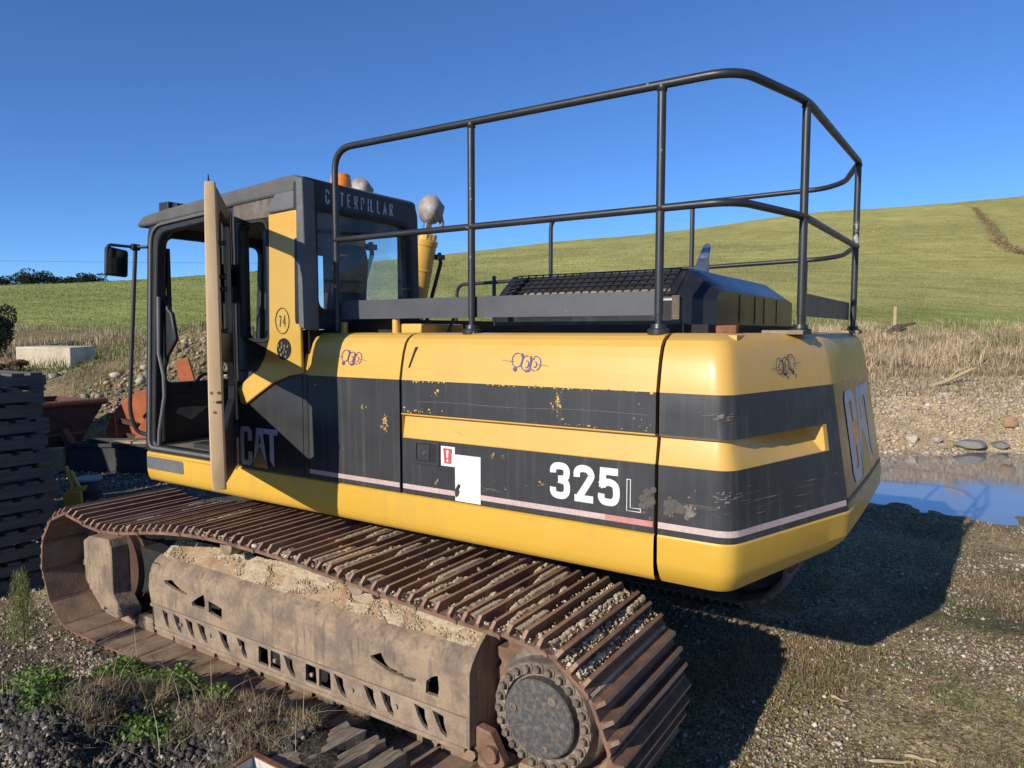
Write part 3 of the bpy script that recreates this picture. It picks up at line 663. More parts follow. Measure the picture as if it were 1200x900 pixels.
STROKES = {
 '3': [[(.1, .70), (.1, .8), (.16, .88), (.28, .9), (.4, .88), (.46, .8), (.46, .66), (.4, .57), (.24, .54)], [(.24, .53), (.4, .50), (.47, .41), (.47, .22), (.4, .12), (.28, .1), (.16, .12), (.1, .2), (.1, .31)]],
 '2': [[(.1, .66), (.1, .8), (.17, .88), (.28, .9), (.4, .87), (.46, .78), (.45, .64), (.14, .1)], [(.04, .1), (.53, .1)]],
 '5': [[(.51, .9), (.06, .9)], [(.14, .92), (.12, .47)], [(.06, .52), (.2, .60), (.3, .62), (.42, .57), (.47, .46), (.47, .24), (.4, .12), (.28, .1), (.16, .12), (.1, .2), (.1, .31)]],
 '7': [[(.02, .9), (.5, .9)], [(.46, .9), (.2, 0)]], '4': [[(.4, 0), (.4, 1), (.02, .3), (.56, .3)]],
 'C': [[(.5, .7), (.46, .9), (.28, 1), (.1, .9), (.05, .7), (.05, .3), (.1, .1), (.28, 0), (.46, .1), (.5, .3)]], 'A': [[(0, 0), (.25, 1), (.5, 0)], [(.1, .35), (.4, .35)]],
 'T': [[(0, .95), (.55, .95)], [(.27, .95), (.27, 0)]], 'E': [[(.48, .95), (.06, .95), (.06, .05), (.48, .05)], [(.06, .52), (.4, .52)]],
 'R': [[(.06, 0), (.06, .95), (.4, .93), (.48, .75), (.4, .55), (.06, .5)], [(.25, .5), (.5, 0)]], 'P': [[(.06, 0), (.06, .95), (.4, .93), (.48, .72), (.4, .5), (.06, .46)]],
 'I': [[(.1, 0), (.1, 1)]], 'L': [[(.06, 1), (.06, .05), (.45, .05)]]}
def catmull(K, n=10):
    out = []
    for i in range(len(K) - 1):
        p0, p1, p2, p3 = (np.array(K[max(0, min(len(K) - 1, i + d))]) for d in (-1, 0, 1, 2))
        for k in range(n):
            t = k / n; out.append(0.5 * ((2 * p1) + (-p0 + p2) * t + (2 * p0 - 5 * p1 + 4 * p2 - p3) * t * t + (-p0 + 3 * p1 - 3 * p2 + p3) * t ** 3))
    return out + [np.array(K[-1])]
def text(mb, s, x0, z0, h, aspect, pitch, sw, conv, d, slope=0.0, smooth=False):
    x = x0
    for ch in s:
        for k, st in enumerate(STROKES[ch]):
            if smooth and len(st) > 4: st = [tuple(p) for p in catmull(st, 5)]
            ribbon(mb, [(x + a * h * aspect, z0 + slope * (x - x0) + b * h) for a, b in st], sw, conv, d - 0.0003 * k)
        x += h * pitch * (0.45 if ch == 'I' else 1)
mb = MB(); text(mb, '325', -0.511, 1.355, 0.166, 1.12, 0.717, 0.031, XZ, -0.0025, smooth=True); mb.build('number_325', 'white_decal', engine_door)
mb = MB(); ribbon(mb, [(-0.137, 1.481), (-0.137, 1.348), (-0.075, 1.348)], 0.0035, XZ, -0.0025); ribbon(mb, [(-0.121, 1.481), (-0.121, 1.362), (-0.075, 1.362)], 0.0035, XZ, -0.0028)
ribbon(mb, [(-0.139, 1.481), (-0.119, 1.481)], 0.0035, XZ, -0.0031); ribbon(mb, [(-0.075, 1.346), (-0.075, 1.364)], 0.0035, XZ, -0.0031); mb.build('letter_outline', 'white_decal', engine_door)
mb = MB(); mb.prism([(-1.042, 1.271), (-1.043, 1.500), (-0.890, 1.500), (-0.890, 1.271)], XZ, -0.0035, -0.0005); wl = mb.build('white_sticker', 'white_decal', engine_door)
mb = MB(); mb.prism([(-1.044, 1.325), (-1.030, 1.345), (-1.022, 1.358), (-1.010, 1.352), (-1.012, 1.340), (-1.020, 1.330), (-1.014, 1.318), (-1.022, 1.300), (-1.036, 1.288), (-1.042, 1.296)], XZ, -0.0050, -0.0037); mb.build('torn_patch', 'ink_black', wl)
mb = MB(); mb.prism([(-1.130, 1.437), (-1.130, 1.535), (-1.044, 1.535), (-1.044, 1.437)], XZ, -0.003, -0.0005); ws = mb.build('warning_sticker', 'white_decal', engine_door)
mb = MB(); mb.prism([(-1.108, 1.450), (-1.115, 1.525), (-1.060, 1.525), (-1.066, 1.450)], XZ, -0.0045, -0.0032); mb.build('red_panel', 'red_decal', ws)
mb = MB(); mb.prism([(-1.0925, 1.479), (-1.0955, 1.516), (-1.0805, 1.516), (-1.0835, 1.479)], XZ, -0.006, -0.0047); mb.prism([(-1.0925, 1.459), (-1.0925, 1.471), (-1.0835, 1.471), (-1.0835, 1.459)], XZ, -0.006, -0.0047); mb.build('exclamation_mark', 'white_decal', ws)
# recessed latch
mb = MB(); O = rounded([(-1.312, 1.430), (-1.312, 1.552), (-1.138, 1.552), (-1.138, 1.430)], .010, 3); I = rounded([(-1.288, 1.446), (-1.288, 1.535), (-1.160, 1.535), (-1.160, 1.446)], .006, 3)
mb.ring(O, I, XZ, -0.006, 0.001); lt = mb.build('door_latch', 'black_panel', engine_door, bevel=0.002)
mb = MB(); mb.add([XZ(a, b, -0.0012) for a, b in I], [list(range(len(I)))]); mb.build('latch_recess', 'dark_under', lt)
mb = MB(); mb.box((-1.280, -0.0055, 1.450), (-1.205, -0.0014, 1.531)); mb.build('paddle', 'black_panel', lt, bevel=0.002); mb = MB(); mb.lathe([(0, .011), (.006, .010)], (-1.235, -0.0055, 1.488), (0, -1, 0), 12); mb.build('lock_barrel', 'chrome', lt)
# pull slot on the engine door
mb = MB(); mb.prism([(-1.349, 1.915), (-1.318, 2.020), (-1.306, 2.020), (-1.337, 1.915)], lambda a, b, h: (a, h + (b - 1.852) * 0.20, b), -0.0035, 0.01); mb.build('pull_slot', 'dark_under', engine_door)
# scroll drawings on the upper yellow
def scroll(cx, cz, s, parent, ink, yfun, flip=1, ang=0):
    mb = MB(); conv = lambda a, b, h: yfun(cx + flip * (a * math.cos(ang) - b * math.sin(ang)), cz + a * math.sin(ang) + b * math.cos(ang), h)
    def arc(x, z, r, a0, a1, n=14): return [(s * (x + r * math.cos(math.radians(a0 + (a1 - a0) * k / n))), s * (z + r * 1.25 * math.sin(math.radians(a0 + (a1 - a0) * k / n)))) for k in range(n + 1)]
    d = 0.003
    def el(x, z, rx, rz, a0, a1, n=16): return [(s * (1.3 * (x + rx * math.cos(math.radians(a0 + (a1 - a0) * k / n)))), s * (z + rz * math.sin(math.radians(a0 + (a1 - a0) * k / n)))) for k in range(n + 1)]
    ST = [([(-1.65 * s, .10 * s), (-1.1 * s, .04 * s), (-.74 * s, .03 * s)], .025), ([(.74 * s, -.10 * s), (1.1 * s, -.13 * s), (1.5 * s, -.17 * s)], .025),
          (el(-.46, .12, .27, .40, 20, 345), .05), (el(.02, -.04, .25, .42, 75, 300), .06), (el(.04, -.10, .11, .20, 110, -120), .05), (el(.50, -.04, .26, .40, 115, -70), .05), (el(.44, -.10, .20, .34, 90, 285), .06), (el(.47, -.10, .09, .16, 110, -130), .045),
          ([(-.30 * s, .52 * s), (-.22 * s, .30 * s), (-.26 * s, .05 * s), (-.33 * s, -.25 * s)], .09), ([(.28 * s, .36 * s), (.34 * s, .15 * s), (.32 * s, -.15 * s), (.28 * s, -.48 * s)], .11), ([(.0, -.48 * s), (.1 * s, -.50 * s), (.28 * s, -.46 * s)], .08), (el(-.52, -.40, .06, .07, 0, 360), .10)]
    for k, (st, wd) in enumerate(ST): ribbon(mb, st, s * wd, conv, d + 0.0003 * k)
    mb.build('scroll_drawing', ink, parent)
def bevy(z):
    for (y0, z0), (y1, z1) in zip(BEV, BEV[1:]):
        if z0 >= z >= z1: return y0 + (y1 - y0) * (z0 - z) / (z0 - z1)
    return 0.0
side_y = lambda a, b, h: (a, bevy(b) - h, b)
scroll(-1.76, 1.958, 0.078, front_door, 'ink_purple', side_y); scroll(-0.65, 1.958, 0.080, engine_door, 'ink_purple', side_y)
def cham_y(a, b, h):                        # a: distance along the chamfer from its first corner
    lv = cw_at(b); c = Vector((lv[2], lv[1])); e = Vector(lv[3]); d = (e - c).normalized(); nn = Vector((d.y, -d.x)); q = c + d * a + nn * (h + 0.0015); return (q.x, q.y, b)
scroll(0.46, 1.955, 0.085, cw, 'ink_dark', cham_y, -1)
cat_mark(-2.705, 1.285, 0.35, 0.235, XZ, -0.0035, EX, 'cat_decal', 'triangle_decal')
def rear_y(a, b, h):
    lv = cw_at(b); return (lv[3][0] + 0.0075 + h, a, b)
cat_mark(1.10, 1.345, 0.90, 0.455, rear_y, 0.001, cw, 'white_decal', 'yellow')

# bare-metal scrapes on the counterweight corner
def scrape(j0, j1, zc, zh, seed, cnt=26):
    """thin torn slivers where something has rubbed the paint off"""
    rg = random.Random(seed); mb = MB(); k = 0
    for k in range(cnt):
        z0 = zc + rg.gauss(0, 0.5) * zh; f0 = j0 + rg.random() * (j1 - j0 - 0.8); ln = rg.uniform(0.4, 2.2) * (1 - min(0.7, abs(z0 - zc) / (2 * zh + 1e-6))); hh = rg.uniform(.0007, .0028); sl = rg.uniform(-.004, .004)
        top, bot = [], []
        for q in range(7):
            t = q / 6; f = min(f0 + ln * t, j1); ja = int(f); g = f - ja; wv = hh * (math.sin(math.pi * t) ** 0.6) * rg.uniform(.5, 1.2)
            for lst, dz in ((top, wv), (bot, -wv)):
                z = z0 + sl * t + dz; P = [Vector(p) for p in cw_outline(cw_at(z))]; p = P[ja].lerp(P[ja + 1], g); tt = (P[ja + 1] - P[ja]).normalized(); qn = p + Vector((tt.y, -tt.x)) * (0.0012 + 0.0002 * k); lst.append((qn.x, qn.y, z))
        mb.sheet([top, bot])
    tag(mb.build('scrape', 'bare_metal', cw), kind='stuff')
def chips_at(x, z, sx, sz, n, mat, parent, seed, y=-0.0016, lo=.0015, hi=.007):
    """small ragged flakes of missing or smeared paint"""
    rg = random.Random(seed); mb = MB()
    for k in range(n):
        cx_, cz_ = x + rg.gauss(0, .5) * sx, z + rg.gauss(0, .5) * sz; r = rg.uniform(lo, hi) * (1 if rg.random() < .7 else 1.6); m_ = rg.randint(5, 8); e = rg.uniform(.4, 1.6)
        mb.add([(cx_ + r * e * rg.uniform(.5, 1.2) * math.cos(2 * math.pi * q / m_), y - 0.00012 * k, cz_ + r * rg.uniform(.5, 1.2) * math.sin(2 * math.pi * q / m_)) for q in range(m_)], [list(range(m_))])
    tag(mb.build('paint_chip', mat, parent), kind='stuff')
chips_at(-0.60, 1.850, .55, .006, 40, 'yellow', engine_door, 1); chips_at(-1.30, 1.848, .15, .004, 12, 'yellow', engine_door, 2); chips_at(-0.47, 1.78, .025, .055, 22, 'chip_brown', engine_door, 3); chips_at(-0.47, 1.79, .012, .03, 8, 'yellow', engine_door, 4)
chips_at(-1.25, 1.70, .16, .012, 22, 'yellow', engine_door, 5, lo=.001, hi=.004); chips_at(-1.16, 1.80, .02, .02, 6, 'yellow', engine_door, 6); chips_at(-0.55, 1.41, .02, .01, 5, 'chip_brown', engine_door, 7); chips_at(-0.08, 1.72, .04, .05, 14, 'bare_metal', engine_door, 8, hi=.004)
chips_at(-0.30, 1.69, .25, .008, 16, 'yellow', engine_door, 9, lo=.001, hi=.0035); chips_at(-1.16, 1.345, .012, .02, 6, 'chip_brown', engine_door, 10); chips_at(-1.50, 1.61, .022, .05, 26, 'chip_brown', front_door, 11); chips_at(-1.50, 1.62, .015, .05, 8, 'yellow', front_door, 12)
chips_at(-0.045, 1.40, .03, .05, 30, 'residue', engine_door, 13, lo=.004, hi=.014); chips_at(0.05, 1.38, .035, .06, 34, 'residue', cw, 14, lo=.004, hi=.014); chips_at(0.14, 1.40, .03, .06, 24, 'bare_metal', cw, 15, lo=.002, hi=.01)
chips_at(-1.75, 1.45, .35, .2, 16, 'bare_metal', front_door, 16, lo=.001, hi=.003); chips_at(-2.3, 1.55, .25, .2, 10, 'bare_metal', lpan, 17, y=-.0016, lo=.001, hi=.003) if False else None
chips_at(-0.7, 1.40, .45, .10, 20, 'bare_metal', engine_door, 18, lo=.0008, hi=.0028); chips_at(-0.6, 1.93, .6, .06, 10, 'chip_brown', engine_door, 19, y=-0.004, lo=.0008, hi=.002) if False else None
scr_ = MB()
for k, (x0, z0, x1, z1, w_) in enumerate(((-1.28, 1.745, -.05, 1.760, .0014), (-0.93, 1.33, -.80, 1.355, .0016), (-0.90, 1.36, -.76, 1.348, .0013), (-0.74, 1.775, -.735, 1.735, .002), (-1.05, 1.62, -1.0, 1.60, .001))): ribbon(scr_, [(x0 + (x1 - x0) * q / 8, z0 + (z1 - z0) * q / 8 + .004 * math.sin(q * 1.3 + k)) for q in range(9)], w_, XZ, -0.0020 - .0002 * k)
tag(scr_.build('scratch', 'bare_metal', engine_door), kind='stuff')
scrape(1, 8, 1.768, 0.016, 3); scrape(2, 9, 1.455, 0.016, 5); scrape(0, 7, 1.40, 0.05, 8, 14); scrape(8, 17, 1.42, 0.06, 9, 16)
# ---- cab
mb = MB(); O = rounded([(-3.765, 1.268), (-3.64, 2.845), (-2.705, 2.89), (-2.705, 1.268)], [.03, .16, .03, .02], 6)
I = rounded([(-3.655, 1.315), (-3.53, 2.745), (-2.775, 2.79), (-2.775, 1.315)], [.04, .14, .05, .03], 6)
mb.ring(O, I, XZ, 0.0, 0.07); cabf = mb.build('cab_side_frame', 'cab_black', EX, bevel=0.012)
mb = MB(); O = rounded([(-3.70, 1.30), (-3.583, 2.795), (-2.74, 2.842), (-2.74, 1.30)], [.05, .15, .06, .03], 6)
mb.tube([XZ(a, b, -0.008) for a, b in O], 0.011, 8, closed=True); mb.build('door_seal', 'grey_trim', cabf, smooth=True)
mb = MB(); mb.prism([(-3.70, 1.33), (-3.61, 2.50), (-3.585, 2.36), (-3.53, 2.25), (-3.485, 2.22), (-3.445, 2.04), (-3.555, 1.93), (-3.60, 1.84), (-3.63, 1.33)], XZ, 0.055, 0.085); mb.build('pillar_cover', 'cab_black', cabf, bevel=0.01)
mb = MB(); mb.tube([(-3.56, 0.015, 2.33), (-3.575, 0.012, 1.95), (-3.52, 0.008, 1.80), (-3.52, 0.008, 1.66), (-3.60, 0.012, 1.42), (-3.63, 0.02, 1.30)], 0.013, 8); mb.build('grey_hose', 'grey_trim', cabf, smooth=True)
# quarter panel with window, black lower part and yellow sweep
mb = MB(); O = [(-2.700, 1.862), (-2.700, 2.89), (-2.372, 2.92), (-2.372, 1.862)]; I = [(-2.655, 2.055), (-2.65, 2.735), (-2.41, 2.735), (-2.41, 2.055)]
O2 = rounded(O, .004, 5); I2 = rounded(I, [.05, .06, .06, .05], 5); mb.ring(O2, I2, XZ, 0.002, 0.06); qf = mb.build('quarter_window_frame', 'cab_black', EX, bevel=0.006)
mb = MB(); mb.add([XZ(a, b, 0.03) for a, b in I2], [list(range(len(I2)))]); mb.build('quarter_window_glass', 'clear_glass', qf)
mb = MB(); Oa = rounded([(-2.672, 2.035), (-2.668, 2.752), (-2.392, 2.752), (-2.392, 2.035)], [.06, .07, .07, .06], 5); mb.ring(Oa, I2, XZ, -0.006, 0.001); mb.build('window_gasket', 'rubber', qf)
mb = MB(); mb.prism([(-2.700, 1.264), (-2.700, 1.858), (-2.137, 1.858), (-2.137, 1.264)], XZ, 0.0, 0.05); lp = mb.build('cab_lower_panel', 'black_panel', EX)
sw = [(-2.365, 2.765), (-2.125, 2.775), (-2.112, 1.86), (-2.22, 1.845), (-2.36, 1.80), (-2.52, 1.715), (-2.625, 1.655), (-2.665, 1.665), (-2.695, 1.75), (-2.60, 1.815), (-2.49, 1.875), (-2.43, 1.95), (-2.385, 2.06)]
mb = MB(); mb.prism(sw, XZ, -0.022, -0.001); qp = mb.build('cab_corner_panel', 'yellow', EX, bevel=0.006)
mb = MB()
mb.tube([XZ(-2.262 + .058 * math.cos(a), 2.158 + .073 * math.sin(a), -0.0255) for a in np.linspace(0, 2 * math.pi, 29)[:-1]], 0.002, 5, closed=True)
text(mb, '74', -2.292, 2.125, 0.066, 0.62, 0.52, 0.006, XZ, -0.0245); mb.build('number_74', 'ink_black', qp)
mb = MB(); mb.lathe([(0, .062), (.001, .062)], (-2.255, -0.0228, 1.998), (0, -1, 0), 24); hole = mb.build('wiring_opening', 'dark_under', qp)
mb = MB(); random.seed(4)
for k in range(11): a = k * 2.4; r_ = 0.012 + 0.0036 * k; mb.box((-2.255 + r_ * math.cos(a) - .007, -0.031, 1.998 + r_ * math.sin(a) - .008), (-2.255 + r_ * math.cos(a) + .007, -0.0242, 1.998 + r_ * math.sin(a) + .008))
mb.build('connector', 'bolt_steel', hole)
# roof
mb = MB(); RP = [(-3.735, 2.80), (-3.72, 2.835), (-3.66, 2.868), (-3.4, 2.895), (-2.6, 2.945), (-2.25, 2.968), (-2.15, 2.968), (-2.105, 2.95), (-2.095, 2.87), (-2.5, 2.855), (-3.6, 2.80)]
mb.prism(RP, XZ, -0.02, 0.97); roof = mb.build('cab_roof', 'grey_roof', EX, bevel=0.025, seg=3)
mb = MB(); mb.prism([(-2.70, 2.755), (-2.70, 2.868), (-2.372, 2.885), (-2.30, 2.885), (-2.30, 2.80), (-2.375, 2.755)], XZ, -0.006, 0.0015); mb.build('rusty_gutter', 'roof_rust', roof)
mb = MB(); mb.prism([(-2.372, 2.772), (-2.372, 2.82), (-2.30, 2.885), (-2.14, 2.885), (-2.137, 2.78)], XZ, -0.020, 0.02); mb.build('corner_cap', 'grey_trim', roof, bevel=0.01)
# rear wall
mb = MB(); O = rounded([(-0.025, 2.11), (-0.02, 2.955), (0.95, 2.935), (0.965, 2.11)], [.05, .03, .10, .02], 6); I = rounded([(0.075, 2.225), (0.075, 2.785), (0.85, 2.775), (0.875, 2.225)], [.06, .05, .07, .06], 6)
mb.ring(O, I, YZ, -2.16, -2.075); rw = mb.build('cab_rear_frame', 'cab_black', EX, bevel=0.012)
mb = MB(); mb.add([YZ(a, b, -2.105) for a, b in I], [list(range(len(I)))]); mb.build('rear_window_glass', 'tint_glass', rw)
mb = MB(); Oa = rounded([(0.05, 2.20), (0.05, 2.81), (0.875, 2.80), (0.90, 2.20)], [.07, .06, .08, .07], 6); mb.ring(Oa, I, YZ, -2.077, -2.068); mb.build('window_gasket', 'rubber', rw)
mb = MB(); mb.prism(rounded([(-2.122, 2.125), (-2.122, 2.945), (-2.072, 2.945), (-2.050, 2.10)], [.012, .02, .02, .012]), XZ, -0.028, 0.062); mb.build('corner_trim', 'grey_trim', rw, bevel=0.012)
mb = MB(); text(mb, 'CATERPILLAR', 0.145, 2.828, 0.076, 0.66, 0.74, 0.0115, YZ, -2.0735); mb.build('lettering', 'worn_decal', rw)
mb = MB(); mb.box((-2.165, 0.03, 1.30), (-2.10, 0.95, 2.108)); mb.build('cab_rear_lower', 'dark_under', rw)
# far side wall, front frame, lower front panel, floor
mb = MB(); O = rounded([(-3.74, 1.30), (-3.64, 2.83), (-2.10, 2.86), (-2.10, 1.30)], .02, 6); I = rounded([(-3.62, 1.80), (-3.55, 2.72), (-2.22, 2.76), (-2.22, 1.80)], .06, 6)
mb.ring(O, I, XZ, 0.90, 0.955); fsw = mb.build('cab_far_frame', 'cab_black', EX, bevel=0.01)
mb = MB(); mb.add([XZ(a, b, 0.93) for a, b in I], [list(range(len(I)))]); mb.build('far_window_glass', 'clear_glass', fsw)
mb = MB(); mb.box((-2.93, 0.895, 1.8), (-2.86, 0.96, 2.77)); mb.build('far_window_bar', 'cab_black', fsw)
FR = lambda a, b, h: (-3.735 + (b - 1.30) * 0.075 + h, a, b)
mb = MB(); O = rounded([(0.055, 1.66), (0.055, 2.82), (0.93, 2.82), (0.93, 1.66)], .02, 5); I = rounded([(0.10, 1.74), (0.10, 2.735), (0.87, 2.735), (0.87, 1.74)], .07, 5)
mb.ring(O, I, FR, 0.0, 0.05); wf = mb.build('windscreen_frame', 'cab_black', EX, bevel=0.008)
mb = MB(); mb.prism([(.06, 1.30), (.06, 1.658), (.93, 1.658), (.93, 1.30)], FR, 0.0, 0.04); lf = mb.build('front_lower_panel', 'cab_black', EX)
mb = MB(); mb.tube(fillet([(-3.64, 0.30, 1.70), (-3.60, 0.34, 1.79), (-3.60, 0.62, 1.79), (-3.64, 0.66, 1.70)], .04), 0.012, 8); mb.build('grab_bar', 'cab_black', lf, smooth=True)
mb = MB(); mb.prism([(0.18, 1.52), (0.30, 1.46), (0.44, 1.55), (0.20, 1.56)], FR, 0.0405, 0.046); mb.build('worn_panel', 'cab_floor', lf)
mb = MB(); mb.box((-3.70, 0.04, 1.272), (-2.13, 0.93, 1.312)); fl = mb.build('cab_floor', 'cab_floor', EX)
mb = MB(); mb.prism([(-3.73, 1.245), (-3.68, 1.268), (-2.74, 1.268), (-2.74, 1.245)], XZ, -0.012, 0.035); mb.build('door_sill', 'yellow_lower', fl, bevel=0.006)
mb = MB(); mb.box((-3.35, 0.10, 1.313), (-2.82, 0.5, 1.345)); mb.box((-3.0, 0.06, 1.345), (-2.85, 0.2, 1.40), rot=Matrix.Rotation(.3, 3, 'Z')); mb.build('floor_mat', 'rubber', fl)
# wiper
mb = MB(); mb.tube([(-3.58, 0.09, 2.18), (-3.57, 0.10, 2.63)], 0.008, 6); mb.tube([(-3.58, .09, 2.22), (-3.60, .03, 2.24), (-3.60, .03, 2.44), (-3.58, .09, 2.46)], 0.006, 6); mb.box((-3.59, 0.09, 2.16), (-3.57, 0.115, 2.66)); mb.build('wiper', 'rubber', wf)
# seat, console, monitor
seat = MB(); seat.box((-2.95, 0.28, 1.72), (-2.42, 0.70, 1.84)); st = seat.build('seat', 'seat_cloth', EX, bevel=0.04, seg=3)
mb = MB(); mb.prism([(0.36, 1.80), (0.43, 2.55), (0.47, 2.64), (0.62, 2.64), (0.66, 2.55), (0.68, 1.80)], lambda a, b, h: (-2.34 + (b - 1.8) * 0.12 + h, a, b), -0.10, 0.02); mb.build('backrest', 'seat_cloth', st, bevel=0.03, seg=3)
mb = MB(); mb.box((-2.90, 0.34, 1.32), (-2.48, 0.64, 1.715)); mb.build('seat_base', 'dark_under', st)
for ly, lx in ((0.30, -3.02), (0.36, -2.96)):
    mb = MB(); mb.tube([(lx, ly, 1.345), (lx + .02, ly, 1.50), (lx + .05, ly, 1.60)], [.012, .010, .022], 8); mb.build('control_lever', 'rubber', EX, smooth=True)
mb = MB(); mb.box((-3.12, 0.12, 1.346), (-2.90, 0.30, 1.43), rot=Matrix.Rotation(.35, 3, 'Y')); mb.build('travel_pedal', 'bare_metal', EX, bevel=0.008)
mb = MB(); mb.box((-3.2, 0.74, 1.32), (-2.4, 0.88, 1.85)); mb.build('side_console', 'cab_black', EX, bevel=0.02)

# ---- open door (hinged at the rear of the opening)
H0 = Vector((-2.725, -0.035)); DE = Vector((0.77, -0.64)).normalized(); DN = Vector((DE.y, -DE.x))
DV = lambda s, z, h: (H0.x + DE.x * s + DN.x * h, H0.y + DE.y * s + DN.y * h, z)
door_out = [(0.02, 1.28), (0.02, 2.80), (0.84, 2.80), (0.93, 2.765), (0.97, 2.68), (0.985, 1.9), (0.965, 1.36), (0.93, 1.335)]
hole1 = [(0.10, 2.10), (0.10, 2.72), (0.66, 2.72), (0.74, 2.69), (0.765, 2.62), (0.775, 2.16), (0.74, 2.10), (0.40, 2.10)]
hole2 = [(0.08, 1.77), (0.13, 1.925), (0.50, 1.93), (0.73, 1.94), (0.79, 1.92), (0.80, 1.64), (0.73, 1.59), (0.13, 1.70)]
def plate_with_holes(mb, outer, holes, conv, h0, h1):
    bm = bmesh.new(); es = []
    for P in [outer] + holes:
        vs = [bm.verts.new((a, b, 0)) for a, b in P]
        es += [bm.edges.new((vs[i], vs[(i + 1) % len(vs)])) for i in range(len(vs))]
    bmesh.ops.triangle_fill(bm, use_beauty=True, use_dissolve=False, edges=es)
    bm.verts.index_update(); V = [v.co.copy() for v in bm.verts]; Fs = [[v.index for v in f.verts] for f in bm.faces]; bm.free()
    for h in (h0, h1): mb.add([conv(v.x, v.y, h) for v in V], Fs)
    for P in [outer] + holes:
        n = len(P); mb.add([conv(a, b, h0) for a, b in P] + [conv(a, b, h1) for a, b in P], [(i, (i + 1) % n, n + (i + 1) % n, n + i) for i in range(n)])
mb = MB(); plate_with_holes(mb, door_out, [hole1, hole2], DV, -0.018, 0.014); cdoor = mb.build('cab_door', 'cab_black', EX); tag(cdoor, 'cab door swung open towards the viewer, seen edge on')
mb = MB(); mb.add([DV(a, b, 0) for a, b in hole1], [list(range(len(hole1)))]); mb.build('door_glass', 'clear_glass', cdoor)
EP = [(2.80, 0.975), (2.74, .982), (2.66, .99), (2.4, 1.0), (2.05, 1.012), (1.75, 1.015), (1.5, 1.0), (1.40, .99), (1.33, .965)]
mb = MB(); wds = [.024, .026, .027, .029, .031, .033, .034, .034, .031]
mb.sheet([[DV(s - 0.012, z, -w) for (z, s), w in zip(EP, wds)], [DV(s, z, -w * .8) for (z, s), w in zip(EP, wds)], [DV(s + .004, z, 0) for (z, s), w in zip(EP, wds)], [DV(s, z, w * .8) for (z, s), w in zip(EP, wds)], [DV(s - 0.012, z, w) for (z, s), w in zip(EP, wds)]])
mb.sheet([[DV(s - 0.035, z, w) for (z, s), w in zip(EP, wds)], [DV(s - 0.012, z, w) for (z, s), w in zip(EP, wds)]]); mb.sheet([[DV(s - 0.035, z, -w) for (z, s), w in zip(EP, wds)], [DV(s - 0.012, z, -w) for (z, s), w in zip(EP, wds)]])
de = mb.build('door_edge_strip', 'door_edge', cdoor, smooth=True, angle=50); tag(de, 'faded beige edge of the open cab door')
mb = MB()
for hh, z in ((-.015, 1.808), (.016, 1.808), (.004, 1.715)): mb.lathe([(0, .009), (.006, .007)], DV(1.012, z, hh), (DE.x, DE.y, 0), 10)
mb.box((0, 0, 0), (0.001, 0.001, 0.001)); mb.v = mb.v[:-8]; mb.f = mb.f[:-6]; mb.m = mb.m[:-6]
mb.build('striker_screw', 'rust_edge', cdoor)
mb = MB(); P = [(-.030, 1.756), (-.030, 1.772), (-.002, 1.768), (.010, 1.764), (-.002, 1.758)]; mb.add([DV(1.0185, z, hh) for hh, z in P], [list(range(5))]); mb.build('latch_slot', 'dark_under', cdoor)
mb = MB()
for z in (2.52, 2.36, 2.30, 2.10): mb.tube([DV(0.93, z, -0.016), DV(0.93, z, -0.06)], .010, 6); mb.tube([DV(0.93, z - .012, -0.055), DV(0.93, z + .016, -0.055)], .008, 6)
mb.build('door_catch', 'cab_black', cdoor)
mb = MB(); mb.tube([DV(0.965, 2.79, .004), DV(0.97, 2.835, .006)], [.006, .002], 6); mb.build('broken_trim', 'cab_black', cdoor)
for z in (1.50, 2.42):
    mb = MB(); mb.tube([(-2.735, -0.03, z - .06), (-2.735, -0.03, z + .06)], 0.018, 10); mb.box((-2.76, -0.03, z - .05), (-2.70, 0.0, z + .05)); mb.build('hinge', 'cab_black', cdoor)
mb = MB(); mb.box((-2.79, -0.03, 2.28), (-2.70, 0.0, 2.50)); mb.build('hinge_plate', 'cab_black', cdoor)
# ladder-like trim and lamp seen between the door and the panel
mb = MB(); mb.box((-2.74, -0.045, 1.56), (-2.705, -0.012, 1.80)); mb.box((-2.74, -0.04, 1.30), (-2.705, -0.012, 1.46)); mb.build('door_jamb', 'door_edge', EX)

# ---- roof fittings, mirror, grab rail
mb = MB(); mb.box((-3.66, 0.10, 2.885), (-3.55, 0.22, 2.975)); mb.box((-3.56, 0.13, 2.90), (-3.50, 0.20, 2.965)); mb.tube([(-3.60, .16, 2.83), (-3.60, .16, 2.90)], .012, 8); wl_ = mb.build('work_lamp', 'cab_black', EX, bevel=0.012)
mb = MB(); mb.box((-3.668, 0.11, 2.895), (-3.661, 0.21, 2.965)); mb.build('lamp_glass', 'chrome', wl_)
bx_, by_ = -2.32, 0.50
mb = MB(); mb.lathe([(2.955, .075), (2.985, .075), (2.99, .068)], (bx_, by_, 0), (0, 0, 1), 24); bc = mb.build('beacon', 'cab_black', EX)
mb = MB(); mb.lathe([(2.991, .066), (3.02, .068), (3.022, .065), (3.045, .066), (3.048, .063), (3.075, .060), (3.082, .045)], (bx_, by_, 0), (0, 0, 1), 28); mb.build('beacon_lens', 'orange_lens', bc, smooth=True)
mb = MB(); mb.tube(fillet([(-3.64, 0.0, 2.665), (-3.72, -0.04, 2.665), (-3.78, -0.19, 2.672), (-3.785, -0.195, 2.63)], .02), 0.010, 8); mb.lathe([(-.025, .022), (.025, .022)], (-3.72, -0.04, 2.665), (0, 1, 0), 12); mr = mb.build('mirror_arm', 'cab_black', EX, smooth=True)
